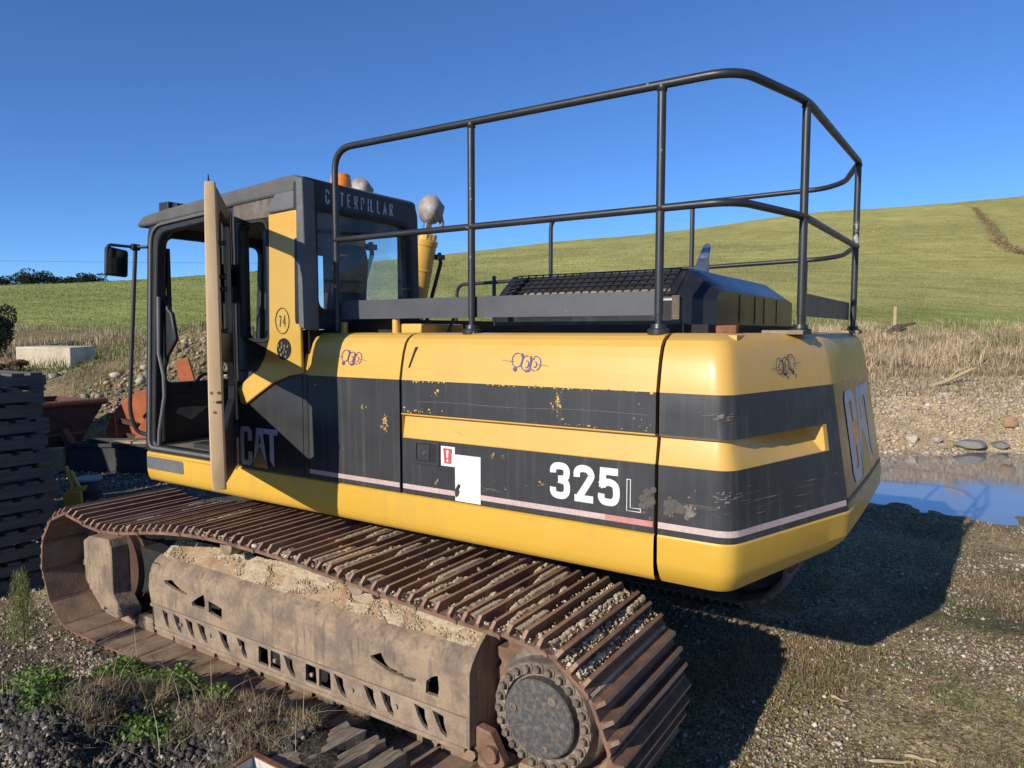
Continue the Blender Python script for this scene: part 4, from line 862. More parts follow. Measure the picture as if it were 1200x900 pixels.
MV = lambda a, b, h: tuple(Vector((-3.78, -0.132, 2.565)) + Vector((0.19, 0.98, 0)) * a + Vector((0.10, 0, 0.995)) * b + Vector((0.975, -0.19, -0.10)) * h)
mb = MB(); mb.prism(rounded([(-.072, -.095), (-.072, .10), (.068, .075), (.068, -.105)], .022), MV, -.035, 0.0); mh = mb.build('mirror_housing', 'cab_black', EX, bevel=0.008)
mb = MB(); mb.prism(rounded([(-.062, -.085), (-.062, .089), (.058, .065), (.058, -.094)], .018), MV, 0.001, 0.004); mb.build('mirror_glass', 'mirror_face', mh)
mb = MB(); mb.tube(fillet([(-3.72, -0.04, 2.66), (-3.79, -0.085, 1.55), (-3.77, -0.05, 1.40), (-3.70, 0.01, 1.385)], .09), 0.014, 8); mb.build('cab_grab_rail', 'cab_black', EX, smooth=True)

# ---- handrail round the deck
RZ, MZ = 3.12, 2.615; PR = 0.0185
posts_n = [(-2.0, 0.15), (-1.05, 0.15), (-0.068, 0.15), (0.395, 0.70), (0.43, 2.08)]
hr = bpy.data.objects.new('handrail', None); link(hr, EX)
def rail(name, pts, r=PR, fr=0.12):
    mb = MB(); mb.tube(fillet(pts, fr, 8), r, 12); return mb.build(name, 'black_paint', hr, smooth=True, angle=60)
rail('top_rail', [(-2.0, 0.15, 2.10), (-2.0, 0.15, RZ), (0.245, 0.15, RZ), (0.395, 0.70, RZ), (0.43, 2.08, RZ)], fr=0.13)
rail('middle_rail', [(-1.985, 0.15, MZ), (0.245, 0.15, MZ), (0.395, 0.70, MZ), (0.43, 2.08, MZ)], r=0.0165)
rail('far_top_rail', [(0.43, 2.08, RZ - .01), (0.28, 2.62, RZ - .01), (0.12, 2.80, RZ - .01), (-2.15, 2.85, RZ - .02), (-2.15, 2.85, 2.10)], fr=0.10)
rail('far_middle_rail', [(0.43, 2.08, MZ), (0.28, 2.62, MZ), (0.12, 2.80, MZ), (-3.2, 2.85, 2.55), (-3.22, 2.85, 2.05)], r=0.0165, fr=0.09)
for x, y in posts_n[1:]:
    mb = MB(); mb.tube([(x, y, 2.17), (x, y, RZ)], PR, 12); mb.tube([(x, y, 2.095), (x, y, 2.175)], PR * 0.82, 12); po = mb.build('post', 'black_paint', hr, smooth=True, angle=50)
    mb = MB(); mb.lathe([(2.086, .048), (2.108, .048), (2.112, .034), (2.13, .030)], (x, y, 0), (0, 0, 1), 16); mb.build('post_base', 'black_paint', po, smooth=True)
for x, y in posts_n:
    for zz in (RZ - .018, MZ):
        if zz == MZ or x > -1.9:
            mb = MB(); mb.tube([(x, y, zz - .014), (x, y, zz - .004), (x, y, zz + .004)], [PR * 1.02, PR * 1.28, PR * 1.05], 10); mb.build('weld_bead', 'black_paint', hr, smooth=True)
for x in (-2.75, -0.85, 0.0):
    mb = MB(); mb.tube([(x, 2.83, 2.08), (x, 2.83, RZ if x == -0.85 else MZ)], PR, 10); mb.build('far_post', 'black_paint', hr, smooth=True)
mb = MB(); mb.box((-1.985, 0.168, 2.168), (-0.09, 0.176, 2.272)); mb.build('kick_plate', 'kick_plate', hr)
mb = MB(); mb.box((0.40, 0.72, 2.168), (0.408, 2.06, 2.272)); mb.build('kick_plate', 'kick_plate', hr)
for x, y in ((0.33, 0.72), (0.385, 2.08)):
    mb = MB(); mb.box((x - .09, y - .09, 2.084), (x + .09, y + .06, 2.104)); mb.build('mounting_pad', 'dusty_steel', EX, bevel=0.004)

# ---- engine hood with grille and exhaust stub
HP = [(0.45, 2.13), (0.45, 2.262), (0.62, 2.392), (0.75, 2.405), (2.05, 2.405), (2.18, 2.392), (2.32, 2.262), (2.32, 2.13)]
mb = MB(); xs_ = [-1.11, -0.10, 0.05]; sc_ = [(0, 0), (0, 0), (.13, 0)]
def hood_ring(x, inset=0.0, drop=0.0): return [(x, min(max(y, 0.45 + inset), 2.32 - inset), z - (drop if z > 2.3 else 0)) for y, z in HP]
rows = [hood_ring(-1.11), hood_ring(-0.10), hood_ring(0.05, 0.13, 0.11)]
mb.sheet(rows); mb.add(rows[0], [list(range(8))]); mb.add(rows[2], [list(range(8))])
hood = mb.build('engine_hood', 'hood_black', EX, bevel=0.02, seg=3)
mb = MB(); mb.box((-1.13, 0.42, 2.085), (0.06, 2.35, 2.13)); mb.build('hood_base', 'dark_under', hood)
GD = lambda a, b, h: (a, 0.452 + b * 0.172 - h * 0.61, 2.264 + b * 0.130 + h * 0.79)        # grille plane on the slanted side
mb = MB(); mb.add([GD(a, b, 0.004) for a, b in ((-1.06, .08), (-.16, .08), (-.16, .95), (-1.06, .95))], [(0, 1, 2, 3)]); gb = mb.build('grille_backing', 'dark_under', hood)
mb = MB(); mb.add([GD(a, b, 0.006) for a, b in ((-.95, .04), (-.14, .04), (-.14, .30), (-.95, .26))], [(0, 1, 2, 3)]); mb.build('radiator_core', 'dusty_steel', gb)
mb = MB()
for x in np.arange(-1.06, -0.15, 0.045): mb.tube([GD(x, 0.02, .012), GD(x + .02, 1.0, .012)], 0.0035, 5)
for b in np.linspace(0.05, 0.97, 6): mb.tube([GD(-1.07, b, .014), GD(-0.14, b, .014)], 0.0035, 5)
mb.build('grille_mesh', 'black_paint', hood)
for x in (-1.09, -0.125):
    mb = MB(); mb.add([GD(x - .02, 0, .006), GD(x + .02, 0, .006), GD(x + .02, 1.02, .006), GD(x - .02, 1.02, .006)], [(0, 1, 2, 3)]); mb.build('grille_edge', 'hood_black', hood)
mb = MB(); mb.box((-0.118, 0.438, 2.135), (-0.082, 0.449, 2.265)); mb.build('rusty_seam', 'roof_rust', hood)
for y in (0.95, 1.25, 1.45, 1.75):
    mb = MB(); mb.box((0.051, y - .004, 2.14), (0.053, y + .004, 2.285)); mb.build('hood_seam', 'dark_under', hood)
mb = MB(); ex_ = []
for k in range(7):
    t = k / 6; ex_.append([(-0.27 + .0 * t + r_ * math.cos(a), 1.30 + .10 * t * t + r_ * math.sin(a) * (1 - .75 * t), 2.38 + .20 * t + (0.03 * math.sin(a)) * t) for a in np.linspace(0, 2 * math.pi, 17) for r_ in (0.055 * (1 - .55 * t),)])
mb.sheet(ex_); mb.build('exhaust_stub', 'chrome', EX, smooth=True)
# deck clutter: hinges and brackets
for x, y in ((0.20, 0.28), (0.13, 0.42)):
    mb = MB(); mb.box((x - .03, y - .025, 2.088), (x + .03, y + .025, 2.125)); mb.build('deck_hinge', 'rust_edge', EX, bevel=0.006)
mb = MB(); mb.box((-1.62, 0.22, 2.086), (-1.44, 0.60, 2.14)); mb.tube([(-1.60, .20, 2.08), (-1.60, .20, 2.20)], .022, 8); mb.build('filler_bracket', 'yellow', EX, bevel=0.008)
mb = MB(); mb.box((-2.04, 0.30, 2.086), (-1.64, 1.2, 2.165)); mb.build('deck_box', 'dark_under', EX)
mb = MB(); mb.tube([(-2.00, .20, 2.08), (-2.00, .20, 2.15)], .022, 8); mb.build('deck_pin', 'yellow', EX); mb = MB(); mb.tube([(-1.36, .35, 2.085), (-1.34, .38, 2.17)], .010, 6); mb.build('deck_lever', 'cab_black', EX)

# ---- boom cylinders standing behind the cab, rod eyes wrapped in plastic
def cylinder(bx, by, tx, ty, tz, es=1.0):
    a = Vector((bx, by, 1.55)); b = Vector((tx, ty, tz)); d = (b - a); L = d.length; ax = d.normalized()
    mb = MB(); mb.lathe([(0, .08), (.02, .105), (L - .52, .105), (L - .515, .109), (L - .50, .109), (L - .495, .105), (L - .30, .105), (L - .297, .112), (L - .255, .112), (L - .25, .09), (L - .2, .085)], a, ax, 24); cy = mb.build('boom_cylinder', 'yellow', EX, smooth=True)
    mb = MB()
    for k in range(8):
        q = a + ax * (L - .225) + Matrix.Rotation(k * math.pi / 4, 3, ax) @ ax.orthogonal().normalized() * .084; mb.tube([q - ax * .02, q + ax * .025], .011, 6)
    mb.build('gland_bolt', 'yellow', cy)
    mb = MB(); mb.lathe([(L - .2, .036), (L - .07, .036)], a, ax, 16); mb.build('rod', 'chrome', cy, smooth=True)
    mb = MB(); vs = []; n1, n2 = 14, 18; random.seed(int(tx * -100))
    rows = []
    for i in range(n1 + 1):
        th = math.pi * i / n1; rr = []
        for j in range(n2 + 1):
            ph = 2 * math.pi * (j % n2) / n2; k = 1 + 0.10 * math.sin(5 * ph + 3 * th) + 0.05 * math.sin(11 * ph - 2 * i)
            v = Vector((math.sin(th) * math.cos(ph) * .112 * k, math.sin(th) * math.sin(ph) * .10 * k, math.cos(th) * .125)) * es; rr.append(b + v + ax * .0)
        rows.append(rr)
    mb.sheet(rows); ey = mb.build('wrapped_eye', 'plastic_wrap', cy, smooth=True, angle=80)
    mb = MB(); mb.tube([b + Vector((.05, .05, -.03)), b + Vector((.075, .06, -.12)), b + Vector((.06, .05, -.19))], [.03, .022, .008], 7); mb.build('wrap_tail', 'plastic_wrap', ey, smooth=True)
    side = ax.cross(Vector((0, 0, 1))).normalized()
    mb = MB(); q = a + side * .0 + Vector((.09, .11, 0)); mb.tube([q, q + ax * (L * .5), q + ax * (L - .45) + Vector((.02, .02, 0)), q + ax * (L - .36)], .017, 8); mb.box(tuple(q + ax * (L - .40) - Vector((.03, .05, .02))), tuple(q + ax * (L - .40) + Vector((.04, .04, .02)))); mb.build('hydraulic_pipe', 'cab_black', cy, smooth=True)
cylinder(-3.22, 2.0, -2.83, 2.0, 3.12); cylinder(-3.12, 1.02, -2.74, 1.09, 3.11, .82)

# ---- undercarriage
IDC, SPC, RI, RS = (-4.03, 0.450), (-0.43, 0.448), 0.415, 0.412
topk = [(-4.03, 0.865), (-3.72, 0.822), (-3.40, 0.842), (-2.85, 0.925), (-2.30, 0.958), (-1.70, 0.940), (-1.20, 0.905), (-0.80, 0.880), (-0.43, 0.862)]
path = [tuple(p) for p in catmull(topk)]
path += [(SPC[0] + RS * math.cos(a), SPC[1] + RS * math.sin(a)) for a in np.linspace(math.pi / 2, -math.pi / 2, 40)[1:]]
path += [(x, 0.036) for x in np.linspace(SPC[0], IDC[0], 40)[1:]]
path += [(IDC[0] + RI * math.cos(a), IDC[1] + RI * math.sin(a)) for a in np.linspace(-math.pi / 2, -3 * math.pi / 2, 40)[1:-1]]
path = np.array(path); seg_ = np.linalg.norm(np.roll(path, -1, 0) - path, axis=1); cum = np.concatenate([[0], np.cumsum(seg_)]); TOT = cum[-1]
NSH = 44; PITCHS = TOT / NSH
def at_s(s):
    s %= TOT; i = min(int(np.searchsorted(cum, s, 'right')) - 1, len(path) - 1); a = path[i]; b = path[(i + 1) % len(path)]; f = (s - cum[i]) / max(seg_[i], 1e-9)
    return a + (b - a) * f
mb = MB(); hw = PITCHS / 2 - 0.003; SW = 0.40
ps = [(-hw, -.016), (-hw, -.004), (-hw + .012, 0.0), (hw - .012, 0.0), (hw, -.008), (hw, -.022), (hw - .02, -.016)]
mb.prism(ps, lambda a, b, h: (a, h, b), -SW, SW); mb.add([(a, y, -.0172) for a, y in ((-hw + .004, -SW + .002), (hw - .022, -SW + .002), (hw - .022, SW - .002), (-hw + .004, SW - .002))], [(0, 1, 2, 3)], 2)
for s in (-0.080, -0.006, 0.066):
    gh = 0.043 if abs(s) < .02 else 0.038
    vs = []
    for y, k in ((-SW, .35), (-SW + .025, 1), (SW - .025, 1), (SW, .35)): vs += [(s - .017, y, -.001), (s - .009, y, gh * k), (s + .007, y, gh * k), (s + .011, y, -.001)]
    for q in range(3):
        b = q * 4; mb.add([vs[b + i] for i in range(8)], [(0, 1, 5, 4), (2, 3, 7, 6)], 0); mb.add([vs[b + 1], vs[b + 2], vs[b + 6], vs[b + 5]], [(0, 1, 2, 3)], 1)
    mb.add(vs[:4], [(0, 1, 2, 3)]); mb.add(vs[12:], [(3, 2, 1, 0)])
shoe_me = mb.mesh('track_shoe', ['rust_shoe', 'rust_polished', 'shoe_dust'])
mb = MB()
for y in (-0.10, 0.10): mb.prism(rounded([(-.09, -.115), (-.10, -.02), (.10, -.02), (.09, -.115)], .02, 3), lambda a, b, h: (a, h, b), y - .022, y + .022)
mb.tube([(-.1, -.14, -.07), (-.1, .14, -.07)], .024, 8)
link_me = mb.mesh('track_link', 'shoe_dust')
def frame_at(s):
    p = at_s(s); t = at_s(s + PITCHS / 2) - at_s(s - PITCHS / 2); t /= np.linalg.norm(t); return p, t
tracks = []
for yc in (0.0, 3.0):
    tr = bpy.data.objects.new('track_chain', None); link(tr, EX)
    for k in range(NSH):
        p, t = frame_at((k + 0.35) * PITCHS); j = random.uniform(-.004, .004)
        M4 = Matrix(((t[0], 0, -t[1], p[0]), (0, 1, 0, yc + j), (t[1], 0, t[0], p[1]), (0, 0, 0, 1)))
        share('track_shoe', shoe_me, tr, M4); share('track_link', link_me, tr, M4)
        # nothing else rides on the chain
for yc in (0.0,):
    PY = -0.22
    pk = lambda P: [(a, b) for a, b in P]
    holesA = [[(-3.22, .515), (-3.13, .532), (-3.09, .508), (-3.03, .488), (-2.97, .478), (-2.985, .466), (-3.05, .472), (-3.12, .478), (-3.20, .492)],
              [(-2.93, .43), (-2.86, .475), (-2.80, .505), (-2.79, .44), (-2.80, .415), (-2.92, .41)], [(-2.755, .475), (-2.70, .47), (-2.625, .455), (-2.628, .385), (-2.70, .395), (-2.755, .405)],
              [(-1.42, .475), (-1.345, .51), (-1.32, .47), (-1.29, .448), (-1.24, .444), (-1.235, .437), (-1.20, .441), (-1.195, .433), (-1.12, .437), (-1.125, .418), (-1.28, .425), (-1.36, .445), (-1.41, .46)],
              [(-1.055, .445), (-1.02, .475), (-0.985, .49), (-0.978, .43), (-0.985, .385), (-1.06, .385)]]
    outerA = [(-3.375, .335), (-3.40, .44), (-3.385, .53), (-3.37, .543), (-0.805, .543), (-0.805, .335)]
    mb = MB(); plate_with_holes(mb, outerA, holesA, XZ, PY, PY + 0.02)
    tf = mb.build('track_frame', 'track_frame', EX)
    mb = MB(); bend = [(PY, .5425), (PY + .0025, .560), (PY + .010, .580), (PY + .022, .598), (PY + .038, .614), (PY + .056, .627), (PY + .076, .6385)]
    mb.sheet([[(x, y, z) for x in np.linspace(-3.37, -.805, 12)] for y, z in bend]); mb.build('frame_bend', 'track_frame', tf, smooth=True)
    SL = lambda a, b, h: (a, PY + .074 + b * 0.125 + h * 0.45, 0.6375 + b * 0.090 - h * 0.89)
    def oval(cx, cb, rx, rb): return [(cx + rx * math.cos(a), cb + rb * math.sin(a)) for a in np.linspace(0, 2 * math.pi, 21)[:-1]]
    mb = MB(); plate_with_holes(mb, [(-3.35, 0), (-3.34, 1.0), (-0.805, 1.0), (-0.805, 0)], [oval(-1.62, .62, .085, .26), oval(-2.30, .74, .08, .2)], SL, 0, 0.02); mb.build('frame_top', 'frame_dust', tf)
    mb = MB(); mb.box((-3.35, -0.12, .335), (-.81, .22, .55)); mb.box((-3.34, -0.02, .57), (-.81, .2, .715)); mb.build('frame_core', 'dark_under', tf)
    mb = MB(); mb.prism([(-.245, .215), (-.245, .555), (-.225, .60), (-.16, .665), (-.03, .755), (.2, .755), (.2, .215)], YZ, -.803, -.783); mb.build('frame_end_plate', 'track_frame', tf, bevel=0.003)
    mb = MB(); mb.box((-3.37, PY - .012, .318), (-.805, PY + .05, .337)); mb.build('frame_flange', 'dusty_steel', tf, bevel=0.003)
    def claw(x, w_): return [(x, .312), (x + w_, .300), (x + w_ * 1.05, .262), (x + w_ * 1.28, .225), (x + w_ * 1.30, .200), (x + w_ * .80, .216), (x + w_ * .42, .252), (x + w_ * .22, .285)]
    def slot(x, w_): return rounded([(x, .208), (x + w_ * .02, .310), (x + w_ * .94, .306), (x + w_, .206)], .010, 2)
    hl = [claw(-3.01, .075), claw(-2.885, .078), claw(-2.675, .085), claw(-2.50, .075), slot(-2.30, .088), slot(-2.195, .088), claw(-2.09, .078), slot(-1.905, .088), slot(-1.80, .092), claw(-1.69, .07), claw(-1.475, .07), claw(-1.36, .07), claw(-1.14, .07), claw(-1.025, .07), claw(-3.14, .07), claw(-3.26, .06)]
    mb = MB(); plate_with_holes(mb, [(-3.345, .186), (-3.36, .318), (-.805, .318), (-.805, .186)], hl, XZ, PY + .003, PY + .020); mb.build('roller_guard', 'dusty_steel', tf)
    for x in np.linspace(-3.05, -1.25, 7):
        mb = MB(); mb.lathe([(0, .013), (.010, .013)], (x, PY + .003, .262), (0, -1, 0), 6); mb.build('guard_bolt', 'dusty_steel', tf)
    mb = MB(); mb.box((-3.34, PY - .006, .163), (-.83, PY + .030, .1855)); mb.build('guard_rail', 'dusty_steel', tf, bevel=0.005)
    for x in np.linspace(-3.2, -1.0, 8):
        mb = MB(); mb.lathe([(-.15, .06), (-.13, .10), (-.06, .10), (-.055, .085), (.055, .085), (.06, .10), (.13, .10), (.15, .06)], (x, .02, .225), (0, 1, 0), 20); mb.build('track_roller', 'dark_under', tf, smooth=True)
    for x, z in ((-2.62, .868), (-1.55, .845)):
        mb = MB(); mb.lathe([(-.19, .035), (-.185, .055), (-.10, .055), (-.1, .07), (.1, .07)], (x, 0, z - .045), (0, 1, 0), 20); mb.build('carrier_roller', 'dusty_steel', tf, smooth=True)
    # idler, its guard and the recoil housing
    mb = MB(); mb.lathe([(-.11, .10), (-.11, .26), (-.10, .30), (-.05, .30), (-.045, .325), (.045, .325), (.05, .30), (.10, .30), (.11, .26), (.11, .10)], (IDC[0], 0, IDC[1]), (0, 1, 0), 36); mb.build('idler_wheel', 'dark_rust', tf, smooth=True)
    mb = MB(); mb.prism(rounded([(-4.19, .335), (-4.20, .615), (-4.12, .66), (-3.865, .675), (-3.83, .62), (-3.83, .30), (-3.70, .165), (-3.80, .13), (-4.02, .215)], .025, 3), XZ, PY - .01, PY + .13); mb.build('idler_guard', 'track_frame', tf, bevel=0.012)
    mb = MB(); mb.box((-3.86, -.06, .28), (-3.36, .16, .60)); mb.box((-3.40, -.2, .2), (-3.30, .2, .60)); mb.build('recoil_housing', 'dark_under', tf)
    # final drive and sprocket
    AX = (SPC[0], 0, SPC[1] + .005)
    gear = []
    for k in range(21 * 4):
        a = 2 * math.pi * k / 84; r_ = (.385, .385, .335, .335)[k % 4]; gear.append((SPC[0] + r_ * math.cos(a), SPC[1] + r_ * math.sin(a)))
    mb = MB(); mb.prism(gear, XZ, -.035, .035); sp = mb.build('sprocket', 'rust_shoe', EX, bevel=0.006)
    mb = MB(); mb.lathe([(-.12, .27), (.10, .275), (.13, .262), (.150, .245), (.190, .240), (.204, .236), (.206, .186), (.185, .182)], AX, (0, -1, 0), 56); fd = mb.build('final_drive', 'hub_ring', EX, smooth=True, angle=30)
    mb = MB(); mb.lathe([(.180, .170), (.228, .170), (.236, .163), (.238, .150), (.232, .0)], AX, (0, -1, 0), 56, cap=True); cv = mb.build('hub_cover', 'hub_cover', fd, smooth=True, angle=30)
    for k in range(24):
        a = 2 * math.pi * k / 24 + .07; c_ = Vector((SPC[0] + .211 * math.cos(a), 0, AX[2] + .211 * math.sin(a)))
        mb = MB(); mb.lathe([(.2055, .0250), (.210, .0250), (.2105, .0235)], c_, (0, -1, 0), 16); mb.lathe([(.2105, .0165), (.228, .0165), (.231, .0140)], c_, (0, -1, 0), 6); mb.build('hub_bolt', 'bolt_steel', fd)
    for a in (.95, 2.95, 5.0):
        c_ = Vector((SPC[0] + .125 * math.cos(a), 0, AX[2] + .125 * math.sin(a))); mb = MB(); mb.lathe([(.236, .020), (.243, .019), (.2435, .008), (.240, .0075)], c_, (0, -1, 0), 16); mb.build('drain_plug', 'bolt_steel', cv)
    mb = MB(); mb.prism(rounded([(-.80, .20), (-.80, .30), (-.70, .29), (-.62, .16), (-.70, .10)], .02, 3), XZ, -.20, -.15); mb.lathe([(0, .04), (.03, .04)], (-.69, -.2, .2), (0, -1, 0), 12); mb.build('sprocket_guard', 'rust_shoe', tf, bevel=0.006)
mb = MB(); mb.box((-3.3, 2.8, .25), (-.8, 3.2, .72)); mb.build('far_track_frame', 'track_frame', EX, bevel=0.03)
mb = MB(); mb.box((-3.0, 0.15, .42), (-1.4, 2.85, .66)); mb.build('carbody', 'dark_rust', EX, bevel=0.03)

# ---- mud packed between the grousers and caked on the frame
def lump_sheet(rows_h, rows_p):
    return rows_p
mud = MB(); top_len = float(cum[(len(topk) - 1) * 10])
for k in range(NSH):
    s0 = ((k + 0.35) * PITCHS) % TOT
    if not (0.25 < s0 < top_len + 0.40): continue
    p, t = frame_at(s0)
    for va, vb in ((-0.066, -0.026), (0.006, 0.046), (0.080, 0.116)):
        ny, nx_ = 64, 5; rows = []
        for iy in range(ny):
            y = -0.385 + 0.77 * iy / (ny - 1); h0 = float(fbm(np.array(s0 + va * 3), np.array(y * .8 + k * .37), 0.30, 4, .6)) + 0.10 * sstep(1.0, 3.0, s0) - (0.07 if s0 > top_len else 0.0)
            r_ = []
            for ix in range(nx_):
                f = ix / (nx_ - 1); a = va + (vb - va) * f; hh = 0.055 * max(0.0, h0) ** .7 * (0.55 + math.sin(math.pi * f)) + RNG.normal() * .0036 if h0 > 0 else -0.004
                hh = min(hh, .036) if hh > .010 else -.004; r_.append((p[0] + t[0] * a - t[1] * hh, y, p[1] + t[1] * a + t[0] * hh))
            rows.append(r_)
        mud.sheet(rows)
tag(mud.build('packed_mud', 'mud', EX), 'cream coloured mud packed between the grousers', kind='stuff')
mud = MB(); rows = []
for ia in range(220):
    a = -3.33 + 2.5 * ia / 219; r_ = []
    for ib in range(18):
        b = 0.02 + 0.97 * ib / 17; h0 = float(fbm(np.array(a), np.array(b * .3), 0.35, 4, .65)) + 0.30 * b - 0.10
        o1 = math.hypot((a + 1.62) / .085, (b - .62) / .26); o2 = math.hypot((a + 2.30) / .08, (b - .74) / .2)
        hh = 0.030 * max(0.0, h0) ** .8 + RNG.normal() * .0014 if (h0 > 0 and o1 > 1.1 and o2 > 1.1) else -0.012
        r_.append((a, -0.158 + b * 0.137 - hh * .4, 0.6315 + b * 0.098 + hh))
    rows.append(r_)
mud.sheet(rows); tag(mud.build('caked_mud', 'mud', EX), 'sandy mud caked on top of the track frame', kind='stuff')

# ---- gravel and dried mud lodged on the track and frame
P = []; R_ = []
s = 0.0; top_len = float(cum[(len(topk) - 1) * 10])
pat = lambda s, y: fbm(np.array(s) * 1.0, np.array(y) * 0.55, 0.42, 3)
n_ = 34000; S = RNG.uniform(0.3, top_len + 0.42, n_); YY = RNG.uniform(-0.385, 0.39, n_)
ph = ((S / PITCHS - 0.35 + 0.5) % 1.0 - 0.5) * PITCHS
dn = np.min(np.abs(ph[:, None] - np.array([-0.080, -0.006, 0.066])[None]), axis=1)
keep = (dn > 0.015) & (pat(S, YY) + 0.22 * RNG.normal(size=n_) * 0.6 > 0.10 - 0.10 * sstep(1.0, 3.0, S)) & (S < 3.95); S = S[keep]; YY = YY[keep]
for s, y in zip(S, YY):
    p, t = frame_at(s); r_ = abs(random.gauss(0, 1)) * 0.0040 + 0.0035; o_ = random.uniform(-.002, .016); P.append((p[0] - t[1] * o_, y, p[1] + t[0] * o_)); R_.append(r_)
GRAV = [(0.52, 0.43, 0.29), (0.42, 0.34, 0.23), (0.58, 0.52, 0.41), (0.36, 0.27, 0.17), (0.46, 0.40, 0.30)]
V, F, C = stones(np.array(P), np.array(R_), pick(GRAV, len(P)))
tag(np_object('track_gravel', V, F, C, 'stone', EX), 'pale gravel and dried mud lodged between the grousers', kind='stuff')
n_ = 15000; A = RNG.uniform(-3.33, -.83, n_); B = RNG.uniform(0.05, 1.0, n_)
keep = (fbm(A, B * 0.3, 0.35, 4, .65) + 0.30 * B + 0.16 * RNG.normal(size=n_) > 0.12) & (np.hypot((A + 1.62) / .085, (B - .62) / .26) > 1.1) & (np.hypot((A + 2.30) / .08, (B - .74) / .2) > 1.1); A = A[keep]; B = B[keep]
rr = np.abs(RNG.normal(size=len(A))) * 0.0034 + 0.0018
P = np.stack([A, -0.158 + B * 0.137, 0.6315 + B * 0.098 + rr * 0.3], 1)
V, F, C = stones(P, rr, pick(GRAV[:2] + GRAV[3:], len(P)))
tag(np_object('frame_gravel', V, F, C, 'stone', EX), 'sandy grit heaped on the track frame', kind='stuff')

# ================================================================== things lying round the yard
def UWZ(u, w, z): x, y = xy(u, w); return (x, y, z)
def uprism(mb, poly, w0, w1, mi=0): return mb.prism(poly, lambda a, b, h: UWZ(a, h, b), w0, w1, mi)

# ---- stack of grey pallets: boards run across, stringers lie along the visible face
PX, PY1 = -5.34, 0.06; PH = 0.126; NP = 14
bme = {}
mb = MB(); mb.box((-1.15, -0.045, 0), (0, 0.045, 0.02)); bme['deck_board'] = mb.mesh('deck_board', 'old_timber')
mb = MB(); mb.box((-0.045, -1.18, 0), (0, 0, 0.082)); bme['stringer'] = mb.mesh('stringer', 'old_timber')
ordn = ['topmost', 'second', 'third', 'fourth', 'fifth', 'sixth', 'seventh', 'eighth', 'ninth', 'tenth', 'eleventh', 'twelfth', 'thirteenth', 'bottom']
rg = random.Random(5)
for k in range(NP):
    z0 = (NP - 1 - k) * PH; dx = rg.uniform(-.02, .025) + 0.004 * k; dy = rg.uniform(-.03, .03) + 0.006 * k; rz = rg.uniform(-.012, .012)
    lab = 'grey timber pallet, topmost of the stack at the left edge' if k == 0 else ('grey timber pallet at the bottom of the stack on the left' if k == NP - 1 else 'grey timber pallet, %s from the top of the stack on the left' % ordn[k])
    t = thing('pallet', (PX + dx, PY1 + dy, z0), lab, 'pallet', 'pallets in the stack'); t.rotation_euler.z = rz
    def put(nm, loc, rot=0):
        o = bpy.data.objects.new(nm, bme[nm]); link(o, t); o.location = loc; o.rotation_euler.z = rot
    for x in (-0.012, -0.58, -1.10): put('stringer', (x, rg.uniform(-.02, .012), 0.021))
    for j in range(8): put('deck_board', (rg.uniform(-.012, .012), -0.06 - j * 0.148 + rg.uniform(-.01, .01), 0.104), rg.uniform(-.01, .01))
    for j in (0, 4, 7): put('deck_board', (rg.uniform(-.012, .012), -0.06 - j * 0.148, 0.0005))

mb = MB(); mb.box((-1.2, -1.2, 0), (0, 0, 0.10)); plank_me = mb.mesh('plank', 'old_timber')  # unseen stacks added left of the view to cast shade over the yard corner
for sx, lab in ((-7.3, 'unseen grey plank stack added to shade the yard, nearest the pallets'), (-8.75, 'unseen grey plank stack added to shade the yard, middle of three'), (-10.15, 'unseen grey plank stack added to shade the yard, furthest from the pallets')):
    t = thing('shade_plank_stack', (sx, 0.05, 0.0), lab, 'plank stack', 'plank stacks added beyond the left edge for shade')
    for k in range(NP):
        o = bpy.data.objects.new('plank', plank_me); link(o, t); o.location = (rg.uniform(-.02, .02), rg.uniform(-.03, .03), k * PH); o.rotation_euler.z = rg.uniform(-.01, .01)

# ---- drum with a round lid and a folded yellow bracket by the pallets
cx, cy = xy(-5.28, 8.75)
dz = ground_z(cx, cy)
dr = thing('steel_drum', (cx, cy, dz), 'short dark drum with a pale round lid beyond the pallets', 'drum')
mb = MB(); mb.lathe([(0, .15), (.10, .155), (.11, .16), (.12, .155), (.24, .15)], (cx, cy, dz), (0, 0, 1), 28); mb.build('barrel', 'grey_steel', dr, smooth=True)
mb = MB(); mb.lathe([(.241, .165), (.262, .165), (.268, .155)], (cx, cy, dz), (0, 0, 1), 32); mb.build('lid', 'grey_concrete', dr, smooth=True, angle=30)
bx0, by0 = xy(-5.20, 8.35); bz = ground_z(bx0, by0)
br = thing('yellow_bracket', (bx0, by0, bz), 'folded yellow steel bracket standing against the drum', 'bracket')
mb = MB(); uprism(mb, [(-5.30, bz), (-5.32, bz + .16), (-5.10, bz + .19), (-5.09, bz + .02)], 8.30, 8.34); mb.build('front_plate', 'yellow_lower', br, bevel=0.006)
mb = MB(); uprism(mb, [(-5.32, bz + .155), (-5.26, bz + .21), (-5.08, bz + .245), (-5.10, bz + .185)], 8.345, 8.42); mb.build('top_plate', 'yellow_lower', br, bevel=0.006)
for q in (0, 1):
    mb = MB(); mb.tube([UWZ(-5.24 + .08 * q, 8.38, bz + .22), UWZ(-5.33 + .05 * q, 8.42, bz + .47 - .06 * q)], .022, 8); mb.build('arm', 'yellow_lower', br, smooth=True)

